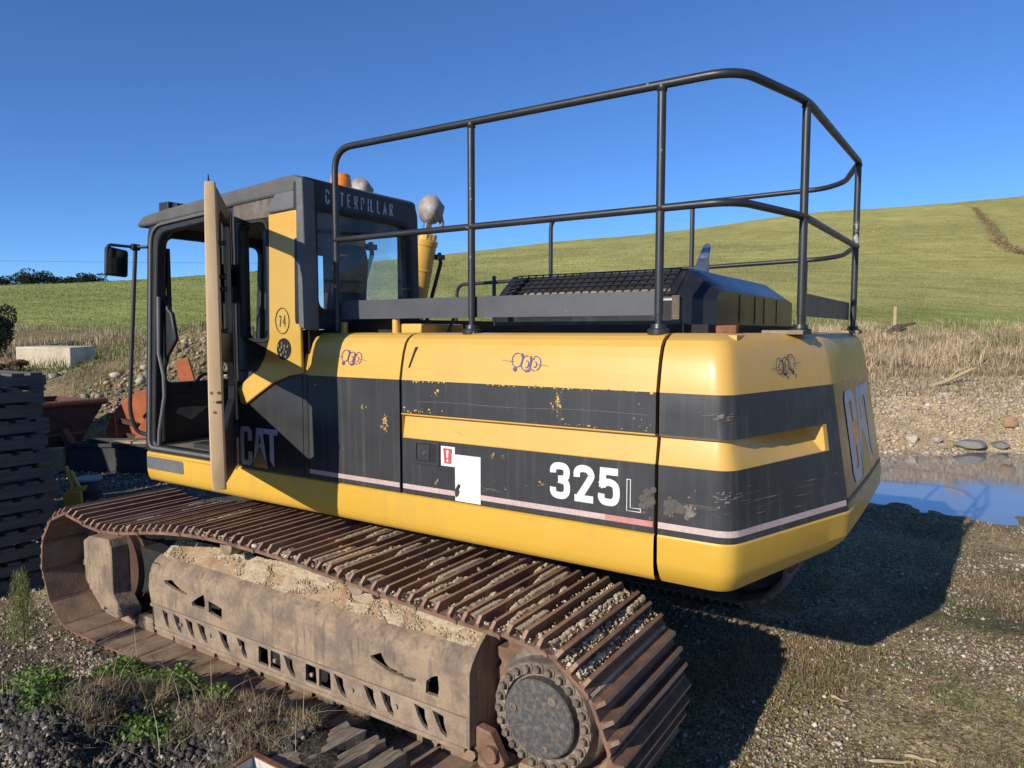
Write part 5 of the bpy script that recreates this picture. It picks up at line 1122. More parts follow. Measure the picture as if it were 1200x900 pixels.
# ---- steel trough with boards, rusty skip and orange bucket beyond the cab
tz = float(TZ(-6.0, 10.8)) 
tr_ = thing('steel_trough', UWZ(-6.1, 10.8, tz), 'long dark grey steel trough lying in front of the orange bucket', 'trough')
for nm, a0, a1, w0, w1, z0, z1 in (('front_wall', -6.62, -4.9, 10.50, 10.53, 0, .42), ('back_wall', -6.62, -4.9, 11.05, 11.08, 0, .42), ('floor_plate', -6.60, -4.92, 10.53, 11.05, .02, .05), ('end_wall', -6.62, -6.59, 10.531, 11.049, .0, .41), ('rim', -6.64, -4.88, 10.47, 10.50, .37, .425)):
    mb = MB(); uprism(mb, [(a0, tz + z0), (a0, tz + z1), (a1, tz + z1), (a1, tz + z0)], w0, w1); mb.build(nm, 'grey_steel', tr_, bevel=0.006)
for k, (a0, a1, z0, lab, rot) in enumerate(((-7.05, -6.66, 0.20, 'pale timber offcut lying left of the steel trough', 0), )):
    zz = float(TZ(-6.85, 10.55)); mb = MB(); uprism(mb, [(a0, zz + .0), (a0, zz + .34), (a1, zz + .36), (a1, zz + .01)], 10.42, 10.60); tag(mb.build('timber_offcut', 'pale_timber', origin=UWZ(-6.85, 10.5, zz), bevel=0.008), lab, 'timber')
for k, (a, b, lab) in enumerate(((-5.95, -5.65, 'short pale batten lying across the steel trough, the left one'), (-5.62, -5.40, 'short pale batten lying across the steel trough, the right one'))):
    mb = MB(); uprism(mb, [(a, tz + .427), (a, tz + .455), (b, tz + .462), (b, tz + .430)], 10.46, 10.62); tag(mb.build('batten', 'pale_timber', origin=UWZ(a, 10.5, tz + .427)), lab, 'batten', 'battens on the trough')
SX = -10.7; sz = 0.05
sk_ = thing('skip_bin', (SX, 2.6, sz), 'dark rusty steel skip with a sloping end behind the pallets', 'skip bin')
SKP = [(0.9, sz), (0.7, sz + .93), (3.30, sz + .93), (2.95, sz + .40), (2.9, sz)]
mb = MB(); mb.prism(SKP, YZ, SX - .04, SX); mb.build('front_wall', 'dark_rust', sk_); mb = MB(); mb.prism(SKP, YZ, SX - 1.6, SX - 1.56); mb.build('back_wall', 'dark_rust', sk_)
mb = MB(); mb.add([(SX - .041, 3.30, sz + .93), (SX - .041, 2.95, sz + .40), (SX - 1.559, 2.95, sz + .40), (SX - 1.559, 3.30, sz + .93)], [(0, 1, 2, 3)]); mb.build('sloping_end', 'dark_rust', sk_)
mb = MB(); mb.tube([(SX + .02, .7, sz + .93), (SX + .02, 3.32, sz + .93)], .05, 8); mb.build('top_rim', 'rust_edge', sk_, smooth=True)
mb = MB(); mb.tube([(SX + .02, .9, sz + .46), (SX + .02, 2.98, sz + .46)], .025, 6); mb.build('side_rib', 'rust_edge', sk_)
mb = MB(); mb.tube(fillet([(SX - 1.58, 1.9, sz + .90), (SX - 1.58, 1.9, sz + 1.16), (SX - 1.58, 2.6, sz + 1.16), (SX - 1.58, 2.6, sz + .90)], .03, 3), .02, 6); mb.build('lifting_bar', 'dark_rust', sk_)
bz = float(TZ(-6.1, 11.9))
bk = thing('digging_bucket', UWZ(-6.0, 11.9, bz), 'orange rusty excavator bucket lying on its back beyond the cab', 'bucket')
def arcpts(cu, cz, r, a0, a1, n=12): return [(cu + r * math.cos(math.radians(a0 + (a1 - a0) * k / n)), cz + r * math.sin(math.radians(a0 + (a1 - a0) * k / n))) for k in range(n + 1)]
cu, cz = -5.75, bz + 0.10
outer = arcpts(cu, cz, 0.93, 172, 78); inner = [(-5.62, bz + .70), (-5.95, bz + .66), (-6.05, bz + .55), (-6.0, bz + .46), (-6.15, bz + .40), (-6.12, bz + .26), (-6.22, bz + .12)]
mb = MB(); uprism(mb, outer + inner, 11.60, 11.66); mb.build('side_plate', 'orange_rust', bk, bevel=0.008)
o2 = arcpts(-5.35, bz + .08, 0.68, 176, 70) + [(-5.05, bz + .55), (-5.0, bz + .06)]
mb = MB(); uprism(mb, o2, 11.25, 11.31); mb.build('cheek_plate', 'orange_rust', bk, bevel=0.008)
mb = MB(); A = arcpts(cu, cz, 0.93, 172, 78); mb.sheet([[UWZ(a, 11.662, b) for a, b in A], [UWZ(a, 12.8, b) for a, b in A]]); mb.sheet([[UWZ(a * 1 + .02, 11.664, b - .02) for a, b in A], [UWZ(a + .02, 12.8, b - .02) for a, b in A]]); mb.build('curved_shell', 'orange_rust', bk, smooth=True)
mb = MB(); uprism(mb, outer + inner, 12.8, 12.86); mb.build('side_plate', 'orange_rust', bk)
mb = MB(); uprism(mb, [(-5.60, bz + .60), (-5.78, bz + 1.42), (-5.55, bz + 1.48), (-5.35, bz + .72)], 12.2, 12.26); mb.build('mounting_lug', 'orange_rust', bk, bevel=0.01)
for q, (a, b) in enumerate(((-6.42, .46), (-6.35, .22))):
    mb = MB(); uprism(mb, [(a, bz + b), (a + .06, bz + b + .07), (a + .32, bz + b - .02), (a + .30, bz + b - .08)], 11.52, 11.598); mb.build('tooth', 'dark_rust', bk, bevel=0.006)
mb = MB(); mb.box((0, 0, 0), (0.06, 0.9, 0.10)); 
zz = float(TZ(-6.72, 10.9)); mb = MB(); uprism(mb, [(-6.98, zz + .55), (-6.90, zz + .57), (-6.64, zz + .08), (-6.72, zz + .05)], 10.85, 11.0); tag(mb.build('rusty_angle_iron', 'rust_edge', origin=UWZ(-6.8, 10.9, zz)), 'rusty angle iron leaning against the skip', 'angle iron')

# ---- concrete block on the bank
cz_ = float(TZ(-12.2, 19.0)); cb = thing('concrete_block', UWZ(-12.2, 19.0, cz_ - .1), 'cream concrete block half buried on the far bank', 'concrete block')
mb = MB(); mb.add([UWZ(*p) for p in ((-12.95, 18.6, cz_ - .25), (-11.62, 18.75, cz_ - .3), (-11.40, 19.5, cz_ - .2), (-12.8, 19.5, cz_ - .2), (-12.95, 18.6, cz_ + .52), (-11.62, 18.75, cz_ + .50), (-11.40, 19.5, cz_ + .52), (-12.8, 19.5, cz_ + .54))],
              [(0, 3, 2, 1), (4, 5, 6, 7), (0, 1, 5, 4), (1, 2, 6, 5), (2, 3, 7, 6), (3, 0, 4, 7)]); mb.build('block', 'concrete', cb, bevel=0.02)
mb = MB(); uprism(mb, [(-13.0, cz_ - .3), (-13.0, cz_ + .02), (-11.56, cz_ - .02), (-11.55, cz_ - .3)], 18.5, 18.58); mb.build('footing', 'concrete', cb, bevel=0.02)

# ---- sleepers and white bin in the foreground
def beam(name, mat, x0, x1, ya, yb, z0, z1, label, cat, group=None, tilt=0, seed=0):
    rg = random.Random(seed); mb = MB(); rows = []
    sec = [(0, 0), (.25, -.01), (.5, .005), (.75, -.008), (1, 0), (1, .35), (.99, .7), (1, 1), (.78, 1.02), (.6, .985), (.5, 1.03), (.34, .99), (.2, 1.02), (0, 1), (.01, .6), (0, .3)]
    for k in range(9):
        y = ya + (yb - ya) * k / 8; rows.append([(x0 + (x1 - x0) * a + rg.uniform(-.003, .003) + tilt * (y - ya), y + (rg.uniform(-.015, .015) if k in (0, 8) else 0), z0 + (z1 - z0) * b + rg.uniform(-.003, .003)) for a, b in sec + [sec[0]]])
    mb.sheet(rows); mb.add(rows[0][:-1], [list(range(len(sec)))]); mb.add(rows[-1][:-1], [list(range(len(sec)))])
    return tag(mb.build(name, mat, origin=((x0 + x1) / 2, (ya + yb) / 2, z0)), label, cat, group)
beam('timber_sleeper', 'sleeper_timber', -1.375, -1.245, -0.44, -0.848, 0.10, 0.245, 'weathered timber sleeper beside the track, nearest the white bin', 'sleeper', 'sleepers beside the track', 0.16, 1)
beam('timber_sleeper', 'sleeper_timber', -1.205, -1.13, -0.42, -0.845, 0.09, 0.225, 'split timber sleeper beside the track, nearer the drive sprocket', 'sleeper', 'sleepers beside the track', 0.12, 2)
beam('timber_sleeper', 'sleeper_timber', -1.105, -1.02, -0.41, -0.84, 0.06, 0.195, 'dark narrow timber sleeper lying closest to the drive sprocket', 'sleeper', 'sleepers beside the track', 0.10, 3)
wb = thing('steel_bin', (-1.3, -1.0, 0.08), 'white steel bin with rusty rim at the bottom edge', 'bin')
mb = MB(); mb.box((-1.48, -0.872, 0.06), (-0.70, -0.86, 0.27)); w1 = mb.build('side_wall', 'white_rusty', wb, bevel=0.003)
mb = MB(); mb.box((-1.492, -1.7, 0.06), (-1.4805, -0.86, 0.27)); mb.build('side_wall', 'white_rusty', wb, bevel=0.003)
mb = MB(); mb.box((-1.498, -0.876, 0.2705), (-0.70, -0.853, 0.278)); mb.build('rim', 'rust_edge', wb); mb = MB(); mb.box((-1.499, -1.7, 0.2705), (-1.474, -0.8765, 0.277)); mb.build('rim', 'rust_edge', wb)
mb = MB(); mb.box((-1.47, -1.7, 0.065), (-0.70, -0.874, 0.075)); mb.build('bin_floor', 'rust_edge', wb)

# ---- fence post, branches
def post(u, w, h, r, label, lean=0.0):
    z = float(TZ(u, w)); mb = MB(); mb.tube([UWZ(u, w, z - .2), UWZ(u + lean * .5, w, z + h * .5), UWZ(u + lean, w, z + h)], [r * 1.05, r, r * .9], 8)
    return tag(mb.build('fence_post', 'pale_timber', origin=UWZ(u, w, z), smooth=True, angle=40), label, 'fence post')
post(14.35, 26.8, 0.95, 0.07, 'lone pale timber fence post at the edge of the field')
def branch(u, w, pts, r, label, mat='bark'):
    z = float(TZ(u, w)); b = thing('dead_branch', UWZ(u, w, z), label, 'branch'); mb = MB(); mb.tube([UWZ(u + a, w + c, z + h) for a, c, h in pts], [r * (1 - .6 * k / (len(pts) - 1)) for k in range(len(pts))], 7); mb.build('limb', mat, b, smooth=True)
    mb = MB(); a, c, h = pts[1]; mb.tube([UWZ(u + a, w + c, z + h), UWZ(u + a + .2, w + c, z + h + .22), UWZ(u + a + .45, w + c, z + h + .30)], [r * .5, r * .4, r * .2], 6); mb.build('twig', mat, b, smooth=True)
branch(13.4, 25.4, [(-.6, 0, .05), (0, 0, .18), (.6, .1, .42), (1.0, .1, .5)], .09, 'grey fallen branch below the lone fence post')
branch(9.3, 15.2, [(-.4, 0, .02), (0, 0, .14), (.45, 0, .36), (.6, 0, .42)], .05, 'pale stick leaning out of the gravel bank', 'pale_timber')

# ---- separate rocks at the water's edge
def rock(u, w, size, col, label, seed, flat=0.5):
    rg = np.random.default_rng(seed); bm = bmesh.new(); bmesh.ops.create_icosphere(bm, subdivisions=3, radius=1.0)
    for _ in range(9):
        d = rg.normal(size=3); d /= np.linalg.norm(d); k = rg.uniform(.55, .85); D = Vector(d)
        for v in bm.verts:
            e = v.co.dot(D) - k
            if e > 0: v.co -= D * e
    for v in bm.verts: v.co = Vector((v.co.x * size[0], v.co.y * size[1], v.co.z * size[2]))
    me = bpy.data.meshes.new('rock'); bm.to_mesh(me); bm.free()
    a = me.color_attributes.new('Col', 'FLOAT_COLOR', 'POINT'); a.data.foreach_set('color', np.tile([*col, 1.0], len(me.vertices)).astype(np.float32))
    me.materials.append(M('stone')); o = bpy.data.objects.new('rock', me); link(o); z = float(TZ(u, w)); o.location = UWZ(u, w, z + size[2] * .45); o.rotation_euler = (0, 0, YAW + rg.uniform(-.5, .5))
    return tag(o, label, 'rock', "rocks at the water's edge")
rock(8.25, 12.75, (.32, .26, .11), (.24, .235, .225), 'large flat grey rock at the foot of the gravel bank', 1)
rock(8.85, 12.75, (.16, .18, .09), (.20, .19, .18), 'small grey rock right beside the large flat one', 2)
rock(9.35, 13.3, (.15, .15, .17), (.36, .22, .12), 'orange brown rock on the bank right of the grey ones', 3)
rock(7.3, 12.9, (.14, .12, .11), (.52, .44, .32), 'pale cream rock at the foot of the bank behind the counterweight', 4)
rock(7.75, 12.9, (.10, .12, .08), (.45, .38, .28), 'small tan rock between the cream rock and the flat grey one', 5)
rock(10.1, 12.9, (.16, .13, .12), (.48, .42, .32), 'pale angular rock at the right edge beside the water', 6)

# ---- trees on the skyline, far left
def canopy(cx, cy, z0, rx, rz, n, cols, leaf, rgk, flat_top=True):
    th = RNG.uniform(0, 2 * math.pi, n); rr = np.sqrt(RNG.uniform(0, 1, n)); ncl = rgk; cl = RNG.uniform(-1, 1, (ncl, 3)) * np.array([rx * .75, rx * .75, rz * .6]); k = RNG.integers(0, ncl, n)
    d = RNG.normal(size=(n, 3)); d /= np.linalg.norm(d, axis=1)[:, None]
    P = cl[k] + d * (RNG.uniform(.5, 1, n) ** .5)[:, None] * np.array([rx * .42, rx * .42, rz * .42]) + np.array([cx, cy, z0])
    br = (0.75 + 0.5 * RNG.random(ncl))[k]
    return leaves(P, RNG.uniform(.6, 1.3, n) * leaf, pick(cols, n, .15) * br[:, None], 0.3)
TREE = [(-142.5, 202, 4.2, 2.3, 11.0, 'dark spreading skyline tree, leftmost at the left edge of the view'), (-137.6, 204, 3.2, 2.0, 10.6, 'dark skyline tree second from the left'), (-132.2, 200, 4.6, 2.9, 12.2, 'broad dark skyline tree, the tallest of the row on the left'),
        (-127.6, 202, 3.6, 2.5, 11.3, 'dark skyline tree just right of the tallest one'), (-123.6, 200, 2.6, 1.7, 10.2, 'low dark skyline tree beside the brown bale'), (-120.4, 203, 2.8, 2.0, 10.9, 'dark skyline tree second from the right of the row'), (-116.8, 200, 3.8, 2.2, 11.4, 'dark skyline tree at the right end of the row, left of the mirror')]
for u, w, rx, rz, h, lab in TREE:
    x, y, _ = UWZ(u, w, 0); z = float(TZ(u, w)); t = thing('skyline_tree', (x, y, z), lab, 'tree', 'trees on the skyline')
    mb = MB(); mb.tube([(x, y, z - .3), (x + .1, y, z + h * .4), (x + .2, y, z + h * .75)], [.35, .28, .12], 8)
    for q in range(5): a = q * 1.3; mb.tube([(x + .1, y, z + h * (.3 + .06 * q)), (x + .1 + rx * .6 * math.cos(a), y + rx * .6 * math.sin(a), z + h * (.6 + .06 * q))], [.14, .04], 6)
    mb.build('trunk', 'bark', t, smooth=True)
    V, F, C = canopy(x, y, z + h - rz * .95, rx, rz, 2600, [(.020, .032, .016), (.030, .044, .020), (.015, .024, .014)], .22, 16)
    np_object('crown', V, F, C, 'far_leaf', t)
u, w = -83.8, 129; z = float(TZ(u, w)); mb = MB(); a = UWZ(u - 1.0, w, z + .75); b = UWZ(u + 1.0, w, z + .75); mb.lathe([(-1.0, .70), (-.95, .78), (.95, .78), (1.0, .70)], UWZ(u, w, z + .75), (RT[0], RT[1], 0), 20); tag(mb.build('hay_bale', 'dark_rust', origin=UWZ(u, w, z), smooth=True), 'small brown round bale on the skyline among the trees', 'bale')
mb = MB(); mb.tube([UWZ(-140 + 12 * k, 160, 18.1 - .8 * (1 - ((k - 8) / 8) ** 2) - 0.02 * k) for k in range(17)], .03, 5); tag(mb.build('power_line', 'cable'), 'thin overhead power line crossing the sky on the left', 'cable')

# ================================================================== vegetation and loose stones
def zone(n, u0, u1, w0, w1): return RNG.uniform(u0, u1, n), RNG.uniform(w0, w1, n)
def blocked(u, w):
    """under the tracks and on the water nothing grows"""
    x, y = xy(u, w); tr1 = (x > -4.5) & (x < 0.0) & (y > -0.40) & (y < 0.42); tr2 = (x > -4.5) & (x < 0.0) & (y > 2.6) & (y < 3.4)
    pal = (x < -5.25) & (x > -6.6) & (y < 0.2) & (y > -1.1); bn = (x > -1.5) & (y < -0.85) & (x < -0.6) & (y > -1.8); sl_ = (x > -1.40) & (x < -0.90) & (y < -0.40) & (y > -0.9)
    return tr1 | tr2 | pal | bn | sl_ | (TZ(u, w) < -0.045)
# gravel over the yard: even in angle so that it reads the same near and far
n_ = 190000; w = 2.5 + 8.5 * RNG.random(n_) ** 1.6; u = RNG.uniform(-0.78, 0.80, n_) * (w + .5)
keep = ~blocked(u, w) & (fbm(u, w, 0.7, 3) + 0.32 > RNG.random(n_) * 0.7); u, w = u[keep], w[keep]
r_ = (np.minimum(np.abs(RNG.normal(size=len(u))), 2.6) ** 1.4 * 0.0036 + 0.0030) * (0.6 + w / 8)
P = ground_point(u, w); P[:, 2] += r_ * .25
V, F, C = pebbles(P, r_, pick([(.38, .32, .24), (.28, .24, .19), (.47, .41, .32), (.19, .16, .13), (.34, .25, .17), (.54, .49, .41), (.40, .30, .20)], len(u)))
tag(np_object('gravel', V, F, C, 'stone'), 'loose gravel scattered over the yard', kind='stuff')
# dark clods in the lower left
n_ = 20000; u = RNG.uniform(-2.7, -0.75, n_); w = RNG.uniform(2.9, 3.95, n_); k = (~blocked(u, w)) & (fbm(u, w, .5, 3) > -.22); u, w = u[k], w[k]
r_ = np.minimum(np.abs(RNG.normal(size=len(u))), 2.2) ** 1.3 * .0075 + .004; P = ground_point(u, w); P[:, 2] += r_ * .4
V, F, C = pebbles(P, r_ * 0.85, pick([(.050, .045, .040), (.065, .058, .050), (.038, .034, .031), (.050, .045, .040), (.065, .058, .050), (.038, .034, .031), (.075, .066, .055), (.045, .04, .035), (.05, .045, .04), (.06, .053, .045), (.20, .175, .15)], len(u), .2))
tag(np_object('soil_clods', V, F, C, 'stone'), 'dark crumbly soil clods in the lower left', kind='stuff')
# stones on the banks
n_ = 30000; u = RNG.uniform(2.5, 15, n_); w = RNG.uniform(12.0, 16.2, n_); k = fbm(u, w, 1.2, 3) > -.30; u, w = u[k], w[k]
r_ = np.minimum(np.abs(RNG.normal(size=len(u))), 2.5) ** 1.4 * .014 + .008; P = ground_point(u, w); P[:, 2] += r_ * .3
V, F, C = stones(P, r_, pick([(.46, .37, .26), (.40, .31, .21), (.53, .44, .32), (.34, .25, .16), (.42, .31, .20), (.48, .40, .29), (.36, .32, .27)], len(u), .1))
tag(np_object('bank_stones', V, F, C, 'stone'), 'tan gravel and stones of the right hand bank', kind='stuff')
n_ = 9000; u = RNG.uniform(-11, 0, n_); w = RNG.uniform(11.5, 17, n_); k = fbm(u, w, 1.5, 3) > -.05; u, w = u[k], w[k]
r_ = np.abs(RNG.normal(size=len(u))) * .032 + .010; P = ground_point(u, w); P[:, 2] += r_ * .3
V, F, C = stones(P, r_, pick([(.34, .28, .20), (.24, .18, .12), (.50, .44, .35), (.30, .17, .09), (.20, .17, .14)], len(u)))
tag(np_object('rubble_stones', V, F, C, 'stone'), 'rubble on the heap beyond the cab', kind='stuff')

STRAW = [(.58, .45, .27), (.49, .36, .21), (.64, .52, .34), (.44, .31, .18), (.54, .39, .26)]
GREEN = [(.15, .20, .05), (.19, .23, .07), (.12, .16, .045), (.24, .26, .10)]
REDDRY = [(.36, .24, .14), (.45, .33, .20), (.32, .20, .13), (.50, .39, .24), (.25, .17, .10), (.40, .26, .18)]
parts = []
# short dry growth on the right
n_ = 230000; w = 2.6 + 7.2 * RNG.random(n_) ** 1.4; u = RNG.uniform(-0.25, 0.80, n_) * (w + .6); k = ~blocked(u, w) & (fbm(u, w, .9, 4) + .34 > RNG.random(n_) * .75); u, w = u[k], w[k]; n_ = len(u)
gk = (fbm(u + 5, w + 3, .55, 3) + .25 * RNG.normal(size=n_) > .16)[:, None]; C = np.where(gk, pick(GREEN, n_), pick(REDDRY, n_))
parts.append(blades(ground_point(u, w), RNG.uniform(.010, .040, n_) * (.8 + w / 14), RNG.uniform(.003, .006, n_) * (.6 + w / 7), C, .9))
# sparse growth across the middle and left
n_ = 26000; w = 2.8 + 8 * RNG.random(n_) ** 1.3; u = RNG.uniform(-0.80, -0.1, n_) * (w + .4); k = ~blocked(u, w) & (fbm(u, w, .7, 4) > .0); u, w = u[k], w[k]; n_ = len(u)
gk = (fbm(u + 5, w + 3, .6, 3) > .0)[:, None]; C = np.where(gk, pick(GREEN, n_), pick(REDDRY + STRAW, n_))
parts.append(blades(ground_point(u, w), RNG.uniform(.012, .045, n_), RNG.uniform(.003, .006, n_) * (.6 + w / 7), C, .9))
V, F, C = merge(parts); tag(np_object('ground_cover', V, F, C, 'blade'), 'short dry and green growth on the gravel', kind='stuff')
# reddish dry weeds and twigs by the sleepers
n_ = 9000; x = RNG.uniform(-2.7, -1.45, n_); y = RNG.uniform(-1.15, -0.43, n_); u, w = uw(x, y); k = (~blocked(u, w)) & (fbm(u, w, .3, 3) > -.08); u, w = u[k], w[k]; n_ = len(u)
V, F, C = blades(ground_point(u, w), RNG.uniform(.02, .085, n_), RNG.uniform(.002, .0045, n_), pick(REDDRY + STRAW[:2] + GREEN[:2], n_), 1.1, 3)
tag(np_object('dry_weeds', V, F, C, 'blade'), 'reddish dry weeds and twigs between track and bin', kind='stuff')
n_ = 130; x = RNG.uniform(-3.4, -1.3, n_); y = RNG.uniform(-1.3, -0.42, n_); u, w = uw(x, y); P = ground_point(u, w) + np.array([0, 0, .01])
V, F, C = blades(P, RNG.uniform(.10, .30, n_), RNG.uniform(.003, .005, n_), pick([(.52, .44, .30), (.42, .34, .23), (.60, .52, .38)], n_), 2.2, 4)
tag(np_object('dead_stalks', V, F, C, 'blade'), 'pale dead stalks straggling beside the track', kind='stuff')
# leafy green patches
parts = []
for cx, cy, rx, ry, n_ in ((-3.00, -.60, .20, .12, 1100), (-2.55, -.53, .26, .11, 2200), (-2.25, -.49, .14, .07, 700), (-3.00, -1.00, .20, .13, 1300), (-3.55, -.82, .20, .14, 500), (-2.15, -.95, .18, .12, 900), (-3.5, -1.15, .3, .15, 900), (-2.75, -1.15, .15, .1, 500), (-3.6, 0.75, .5, .3, 1800), (-2.9, 0.9, .8, .25, 2600)):
    a = RNG.uniform(0, 2 * math.pi, n_); q = np.sqrt(RNG.random(n_)); x = cx + rx * q * np.cos(a) * (1 + .3 * RNG.normal(size=n_)); y = cy + ry * q * np.sin(a) * (1 + .3 * RNG.normal(size=n_)); u, w = uw(x, y); k = ~blocked(u, w); u, w, q = u[k], w[k], q[k]
    P = ground_point(u, w); P[:, 2] += RNG.uniform(.0, .10, len(u)) * (1.15 - q); parts.append(leaves(P, RNG.uniform(.008, .018, len(u)), pick([(.12, .22, .035), (.17, .27, .05), (.08, .16, .03), (.23, .30, .08), (.06, .12, .025)], len(u), .2), .7))
for cx, cy, n_ in ((0.35, 1.35, 260), (0.02, 2.05, 240), (0.55, 1.75, 160), (1.0, 1.5, 160), (1.2, 3.0, 160), (0.1, .9, 200), (.75, 2.3, 140), (1.35, 2.0, 140)):
    n_ //= 2; x = cx + RNG.normal(size=n_) * .16; y = cy + RNG.normal(size=n_) * .16; u, w = uw(x, y); P = ground_point(u, w); P[:, 2] += RNG.uniform(.0, .02, n_); parts.append(leaves(P, RNG.uniform(.006, .012, n_), pick([(.15, .25, .04), (.22, .30, .06)], n_), .9))
V, F, C = merge(parts); tag(np_object('clover', V, F, C, 'leaf'), 'bright green leafy ground cover beside the track', kind='stuff')
# long dry grass on the banks
parts = []
n_ = 60000; u = RNG.uniform(3, 34, n_); w = RNG.uniform(14.8, 29.5, n_) + .5 * RNG.normal(size=n_); k = fbm(u, w, 1.6, 3) + .1 * RNG.normal(size=n_) > -.12; u, w = u[k], w[k]; n_ = len(u)
gk = (fbm(u + 3, w, 2.4, 3) + .08 * RNG.normal(size=n_) > .12)[:, None]; C = np.where(gk & (RNG.random((n_, 1)) > .3), pick(GREEN, n_), pick(STRAW, n_) * (1.15 + .8 * fbm(u * 1.0, w, .8, 3))[:, None].clip(.6, 1.5))
parts.append(blades(ground_point(u, w), RNG.uniform(.12, .50, n_) * sstep(13.5, 18, w) * (.7 + .9 * (fbm(u - 9, w, 1.3, 3) + .3).clip(0, 1)) * (1 - .5 * sstep(25, 29.5, w)), RNG.uniform(.010, .022, n_), C, 1.0, 3))
n_ = 44000; u = RNG.uniform(-26, 0, n_); w = RNG.uniform(14.0, 27.5, n_); k = (fbm(u + 30, w, 2.6, 3) + .12 * RNG.normal(size=n_) - .25 * sstep(22, 27, w) > -.12); u, w = u[k], w[k]; n_ = len(u)
gk = (fbm(u + 3, w, 2.8, 3) + .1 * RNG.normal(size=n_) > -.06)[:, None]; C = np.where(gk & (RNG.random((n_, 1)) > .25), pick(GREEN, n_), pick(STRAW, n_))
parts.append(blades(ground_point(u, w), RNG.uniform(.12, .42, n_) * sstep(13, 18, w), RNG.uniform(.012, .026, n_), C, .6, 2))
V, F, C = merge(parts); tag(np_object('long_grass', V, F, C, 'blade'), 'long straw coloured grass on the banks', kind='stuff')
n_ = 16000; u = RNG.uniform(3, 18, n_); w = RNG.uniform(14.3, 17.6, n_)
V, F, C = blades(ground_point(u, w), RNG.uniform(.05, .22, n_), RNG.uniform(.010, .02, n_), np.where(RNG.random((n_, 1)) > .8, pick(GREEN, n_), pick(STRAW, n_)), 1.1, 2)
tag(np_object('bank_grass', V, F, C, 'blade'), 'short straw grass along the top of the gravel bank', kind='stuff')
# grass on the green slope of the rubble heap
n_ = 16000; u = RNG.uniform(-11.5, -4, n_); w = RNG.uniform(12.6, 17.5, n_); k = fbm(u + 11, w, 1.8, 3) + .08 * RNG.normal(size=n_) > .03; u, w = u[k], w[k]; n_ = len(u)
V, F, C = blades(ground_point(u, w), RNG.uniform(.05, .16, n_), RNG.uniform(.012, .022, n_), pick(GREEN + STRAW[:1], n_), .7)
tag(np_object('heap_grass', V, F, C, 'blade'), 'green grass creeping over the rubble heap', kind='stuff')
# tussocks giving the near hillside its nap
n_ = 60000; w = 28 + 75 * RNG.random(n_) ** 1.7; u = RNG.uniform(-0.80, 0.80, n_) * w; P = ground_point(u, w)
C = ground_colour(u, w) * RNG.uniform(.85, 1.22, (n_, 1)); V, F, C = blades(P, RNG.uniform(.03, .09, n_) * (w / 40) ** .5, RNG.uniform(.04, .09, n_) * (w / 40), C, .6, 1)
tag(np_object('hill_grass', V, F, C, 'blade'), 'pasture grass on the hillside', kind='stuff')

# ---- single plants
def weed(u, w, h, label):
    x, y, z = ground_point(u, w); t = thing('weed_plant', (x, y, z), label, 'weed'); mb = MB()
    mb.tube([(x, y, z - .02), (x + .01, y, z + h * .5), (x - .01, y + .01, z + h)], [.006, .004, .002], 6)
    for q in range(9): a = q * 2.4; f = .30 + .07 * q; mb.tube([(x, y, z + h * f), (x + .07 * math.cos(a), y + .07 * math.sin(a), z + h * (f + .10))], [.003, .0015], 5)
    mb.build('stem', 'bark', t, smooth=True); n = 3400; f = RNG.uniform(.32, 1.0, n); a = RNG.uniform(0, 2 * math.pi, n); r = .10 * np.sqrt(RNG.random(n)) * (1.15 - .75 * f) * (1 + .25 * np.sin(9 * f + 3 * a))
    P = np.stack([x + r * np.cos(a), y + r * np.sin(a), z + h * f + .02 * RNG.normal(size=n)], 1); V, F, C = blades(P, RNG.uniform(.012, .035, n), RNG.uniform(.002, .0035, n), pick([(.22, .24, .09), (.30, .30, .12), (.17, .19, .07)], n), .5, 2)
    np_object('foliage', V, F, C, 'leaf', t)
weed(*uw(-3.78, -0.80), 0.60, 'tall feathery weed standing in front of the track at the left')
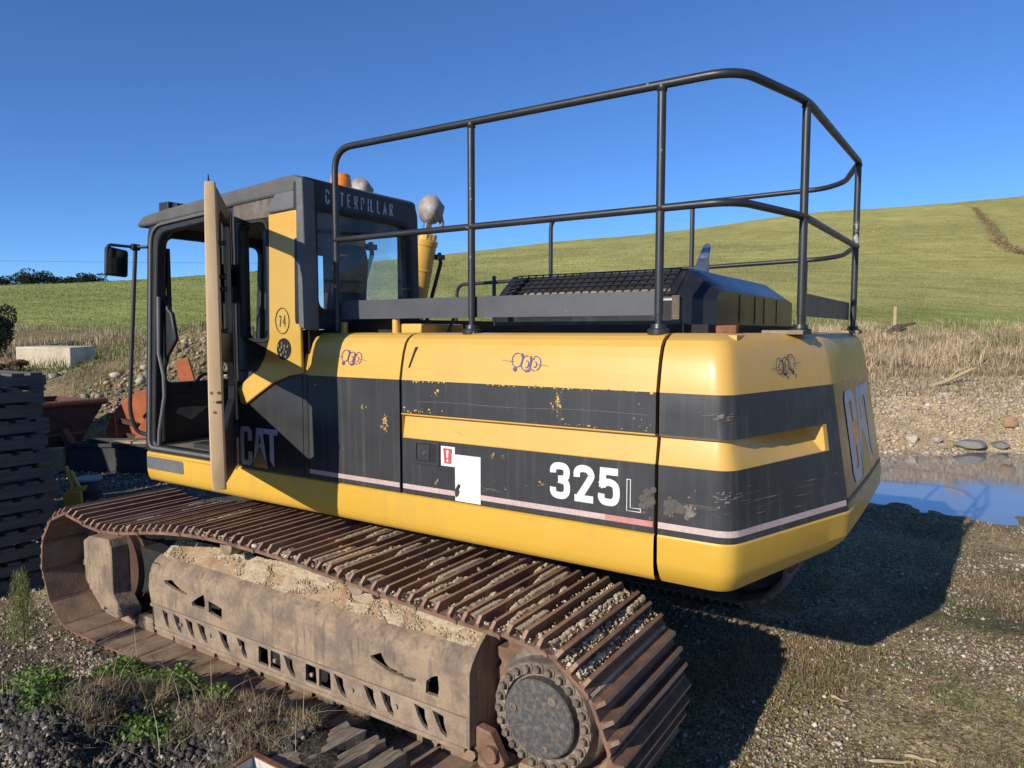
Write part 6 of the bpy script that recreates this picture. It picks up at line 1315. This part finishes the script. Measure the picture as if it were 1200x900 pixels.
def bush(u, w, r, h, cols, label, n=4200):
    z = float(TZ(u, w)); x, y, _ = UWZ(u, w, 0); t = thing('bush', (x, y, z), label, 'bush'); mb = MB()
    for q in range(6): a = q * 1.05; mb.tube([(x, y, z - .05), (x + r * .4 * math.cos(a), y + r * .4 * math.sin(a), z + h * .7)], [.03, .008], 6)
    mb.build('stem', 'bark', t); V, F, C = canopy(x, y, z + h * .52, r, h * .5, n, cols, .045, 14); np_object('foliage', V, F, C, 'leaf', t)
bush(-14.3, 19.6, .55, 1.6, [(.05, .06, .025), (.08, .08, .04), (.12, .10, .06)], 'scraggly dark bush at the left edge on the bank')
bush(-12.75, 17.9, .5, .34, [(.20, .12, .05), (.26, .17, .08), (.14, .10, .05)], 'low russet shrub in front of the concrete block')
bush(-10.2, 17.6, .8, .42, [(.12, .13, .06), (.17, .15, .08), (.09, .10, .045)], 'low grey green shrub right of the concrete block')
bush(-14.6, 18.0, .8, .6, [(.07, .08, .03), (.10, .10, .045)], 'dark green scrub above the pallet stack')

# ---- bark strips on the gravel in the lower right
for k, (x, y, L, a, lab) in enumerate(((0.80, 1.05, .22, .55, 'longest strip of pale bark on the gravel at the bottom right'), (0.92, 1.16, .14, .3, 'short curled bark strip just behind the longest one'), (1.08, 1.02, .16, .5, 'bark strip right of the longest one at the bottom edge'), (0.50, 1.52, .10, -.2, 'small bark flake on the gravel near the shadow'))):
    z = ground_z(x, y) + .012; mb = MB(); d = Vector((math.cos(a), math.sin(a), 0)); nn = Vector((-d.y, d.x, 0)); rows = [[], [], []]
    for q in range(8):
        t = q / 7; c_ = Vector((x, y, z)) + d * L * (t - .5); wv = .013 * (.15 + math.sin(math.pi * t) ** .6) * (1 + .35 * math.sin(11 * t + 2 * k)); rows[0].append(c_ - nn * wv + Vector((0, 0, .004))); rows[1].append(c_ + Vector((0, 0, .009 + .004 * math.sin(7 * t)))); c_ = c_ + nn * .02 * math.sin(4 * t + k); rows[2].append(c_ + nn * wv)
    mb.sheet(rows); o = mb.build('bark_strip', 'pale_timber', origin=(x, y, z), smooth=True); s_ = o.modifiers.new('thickness', 'SOLIDIFY'); s_.thickness = .004; tag(o, lab, 'bark', 'bark strips on the gravel')
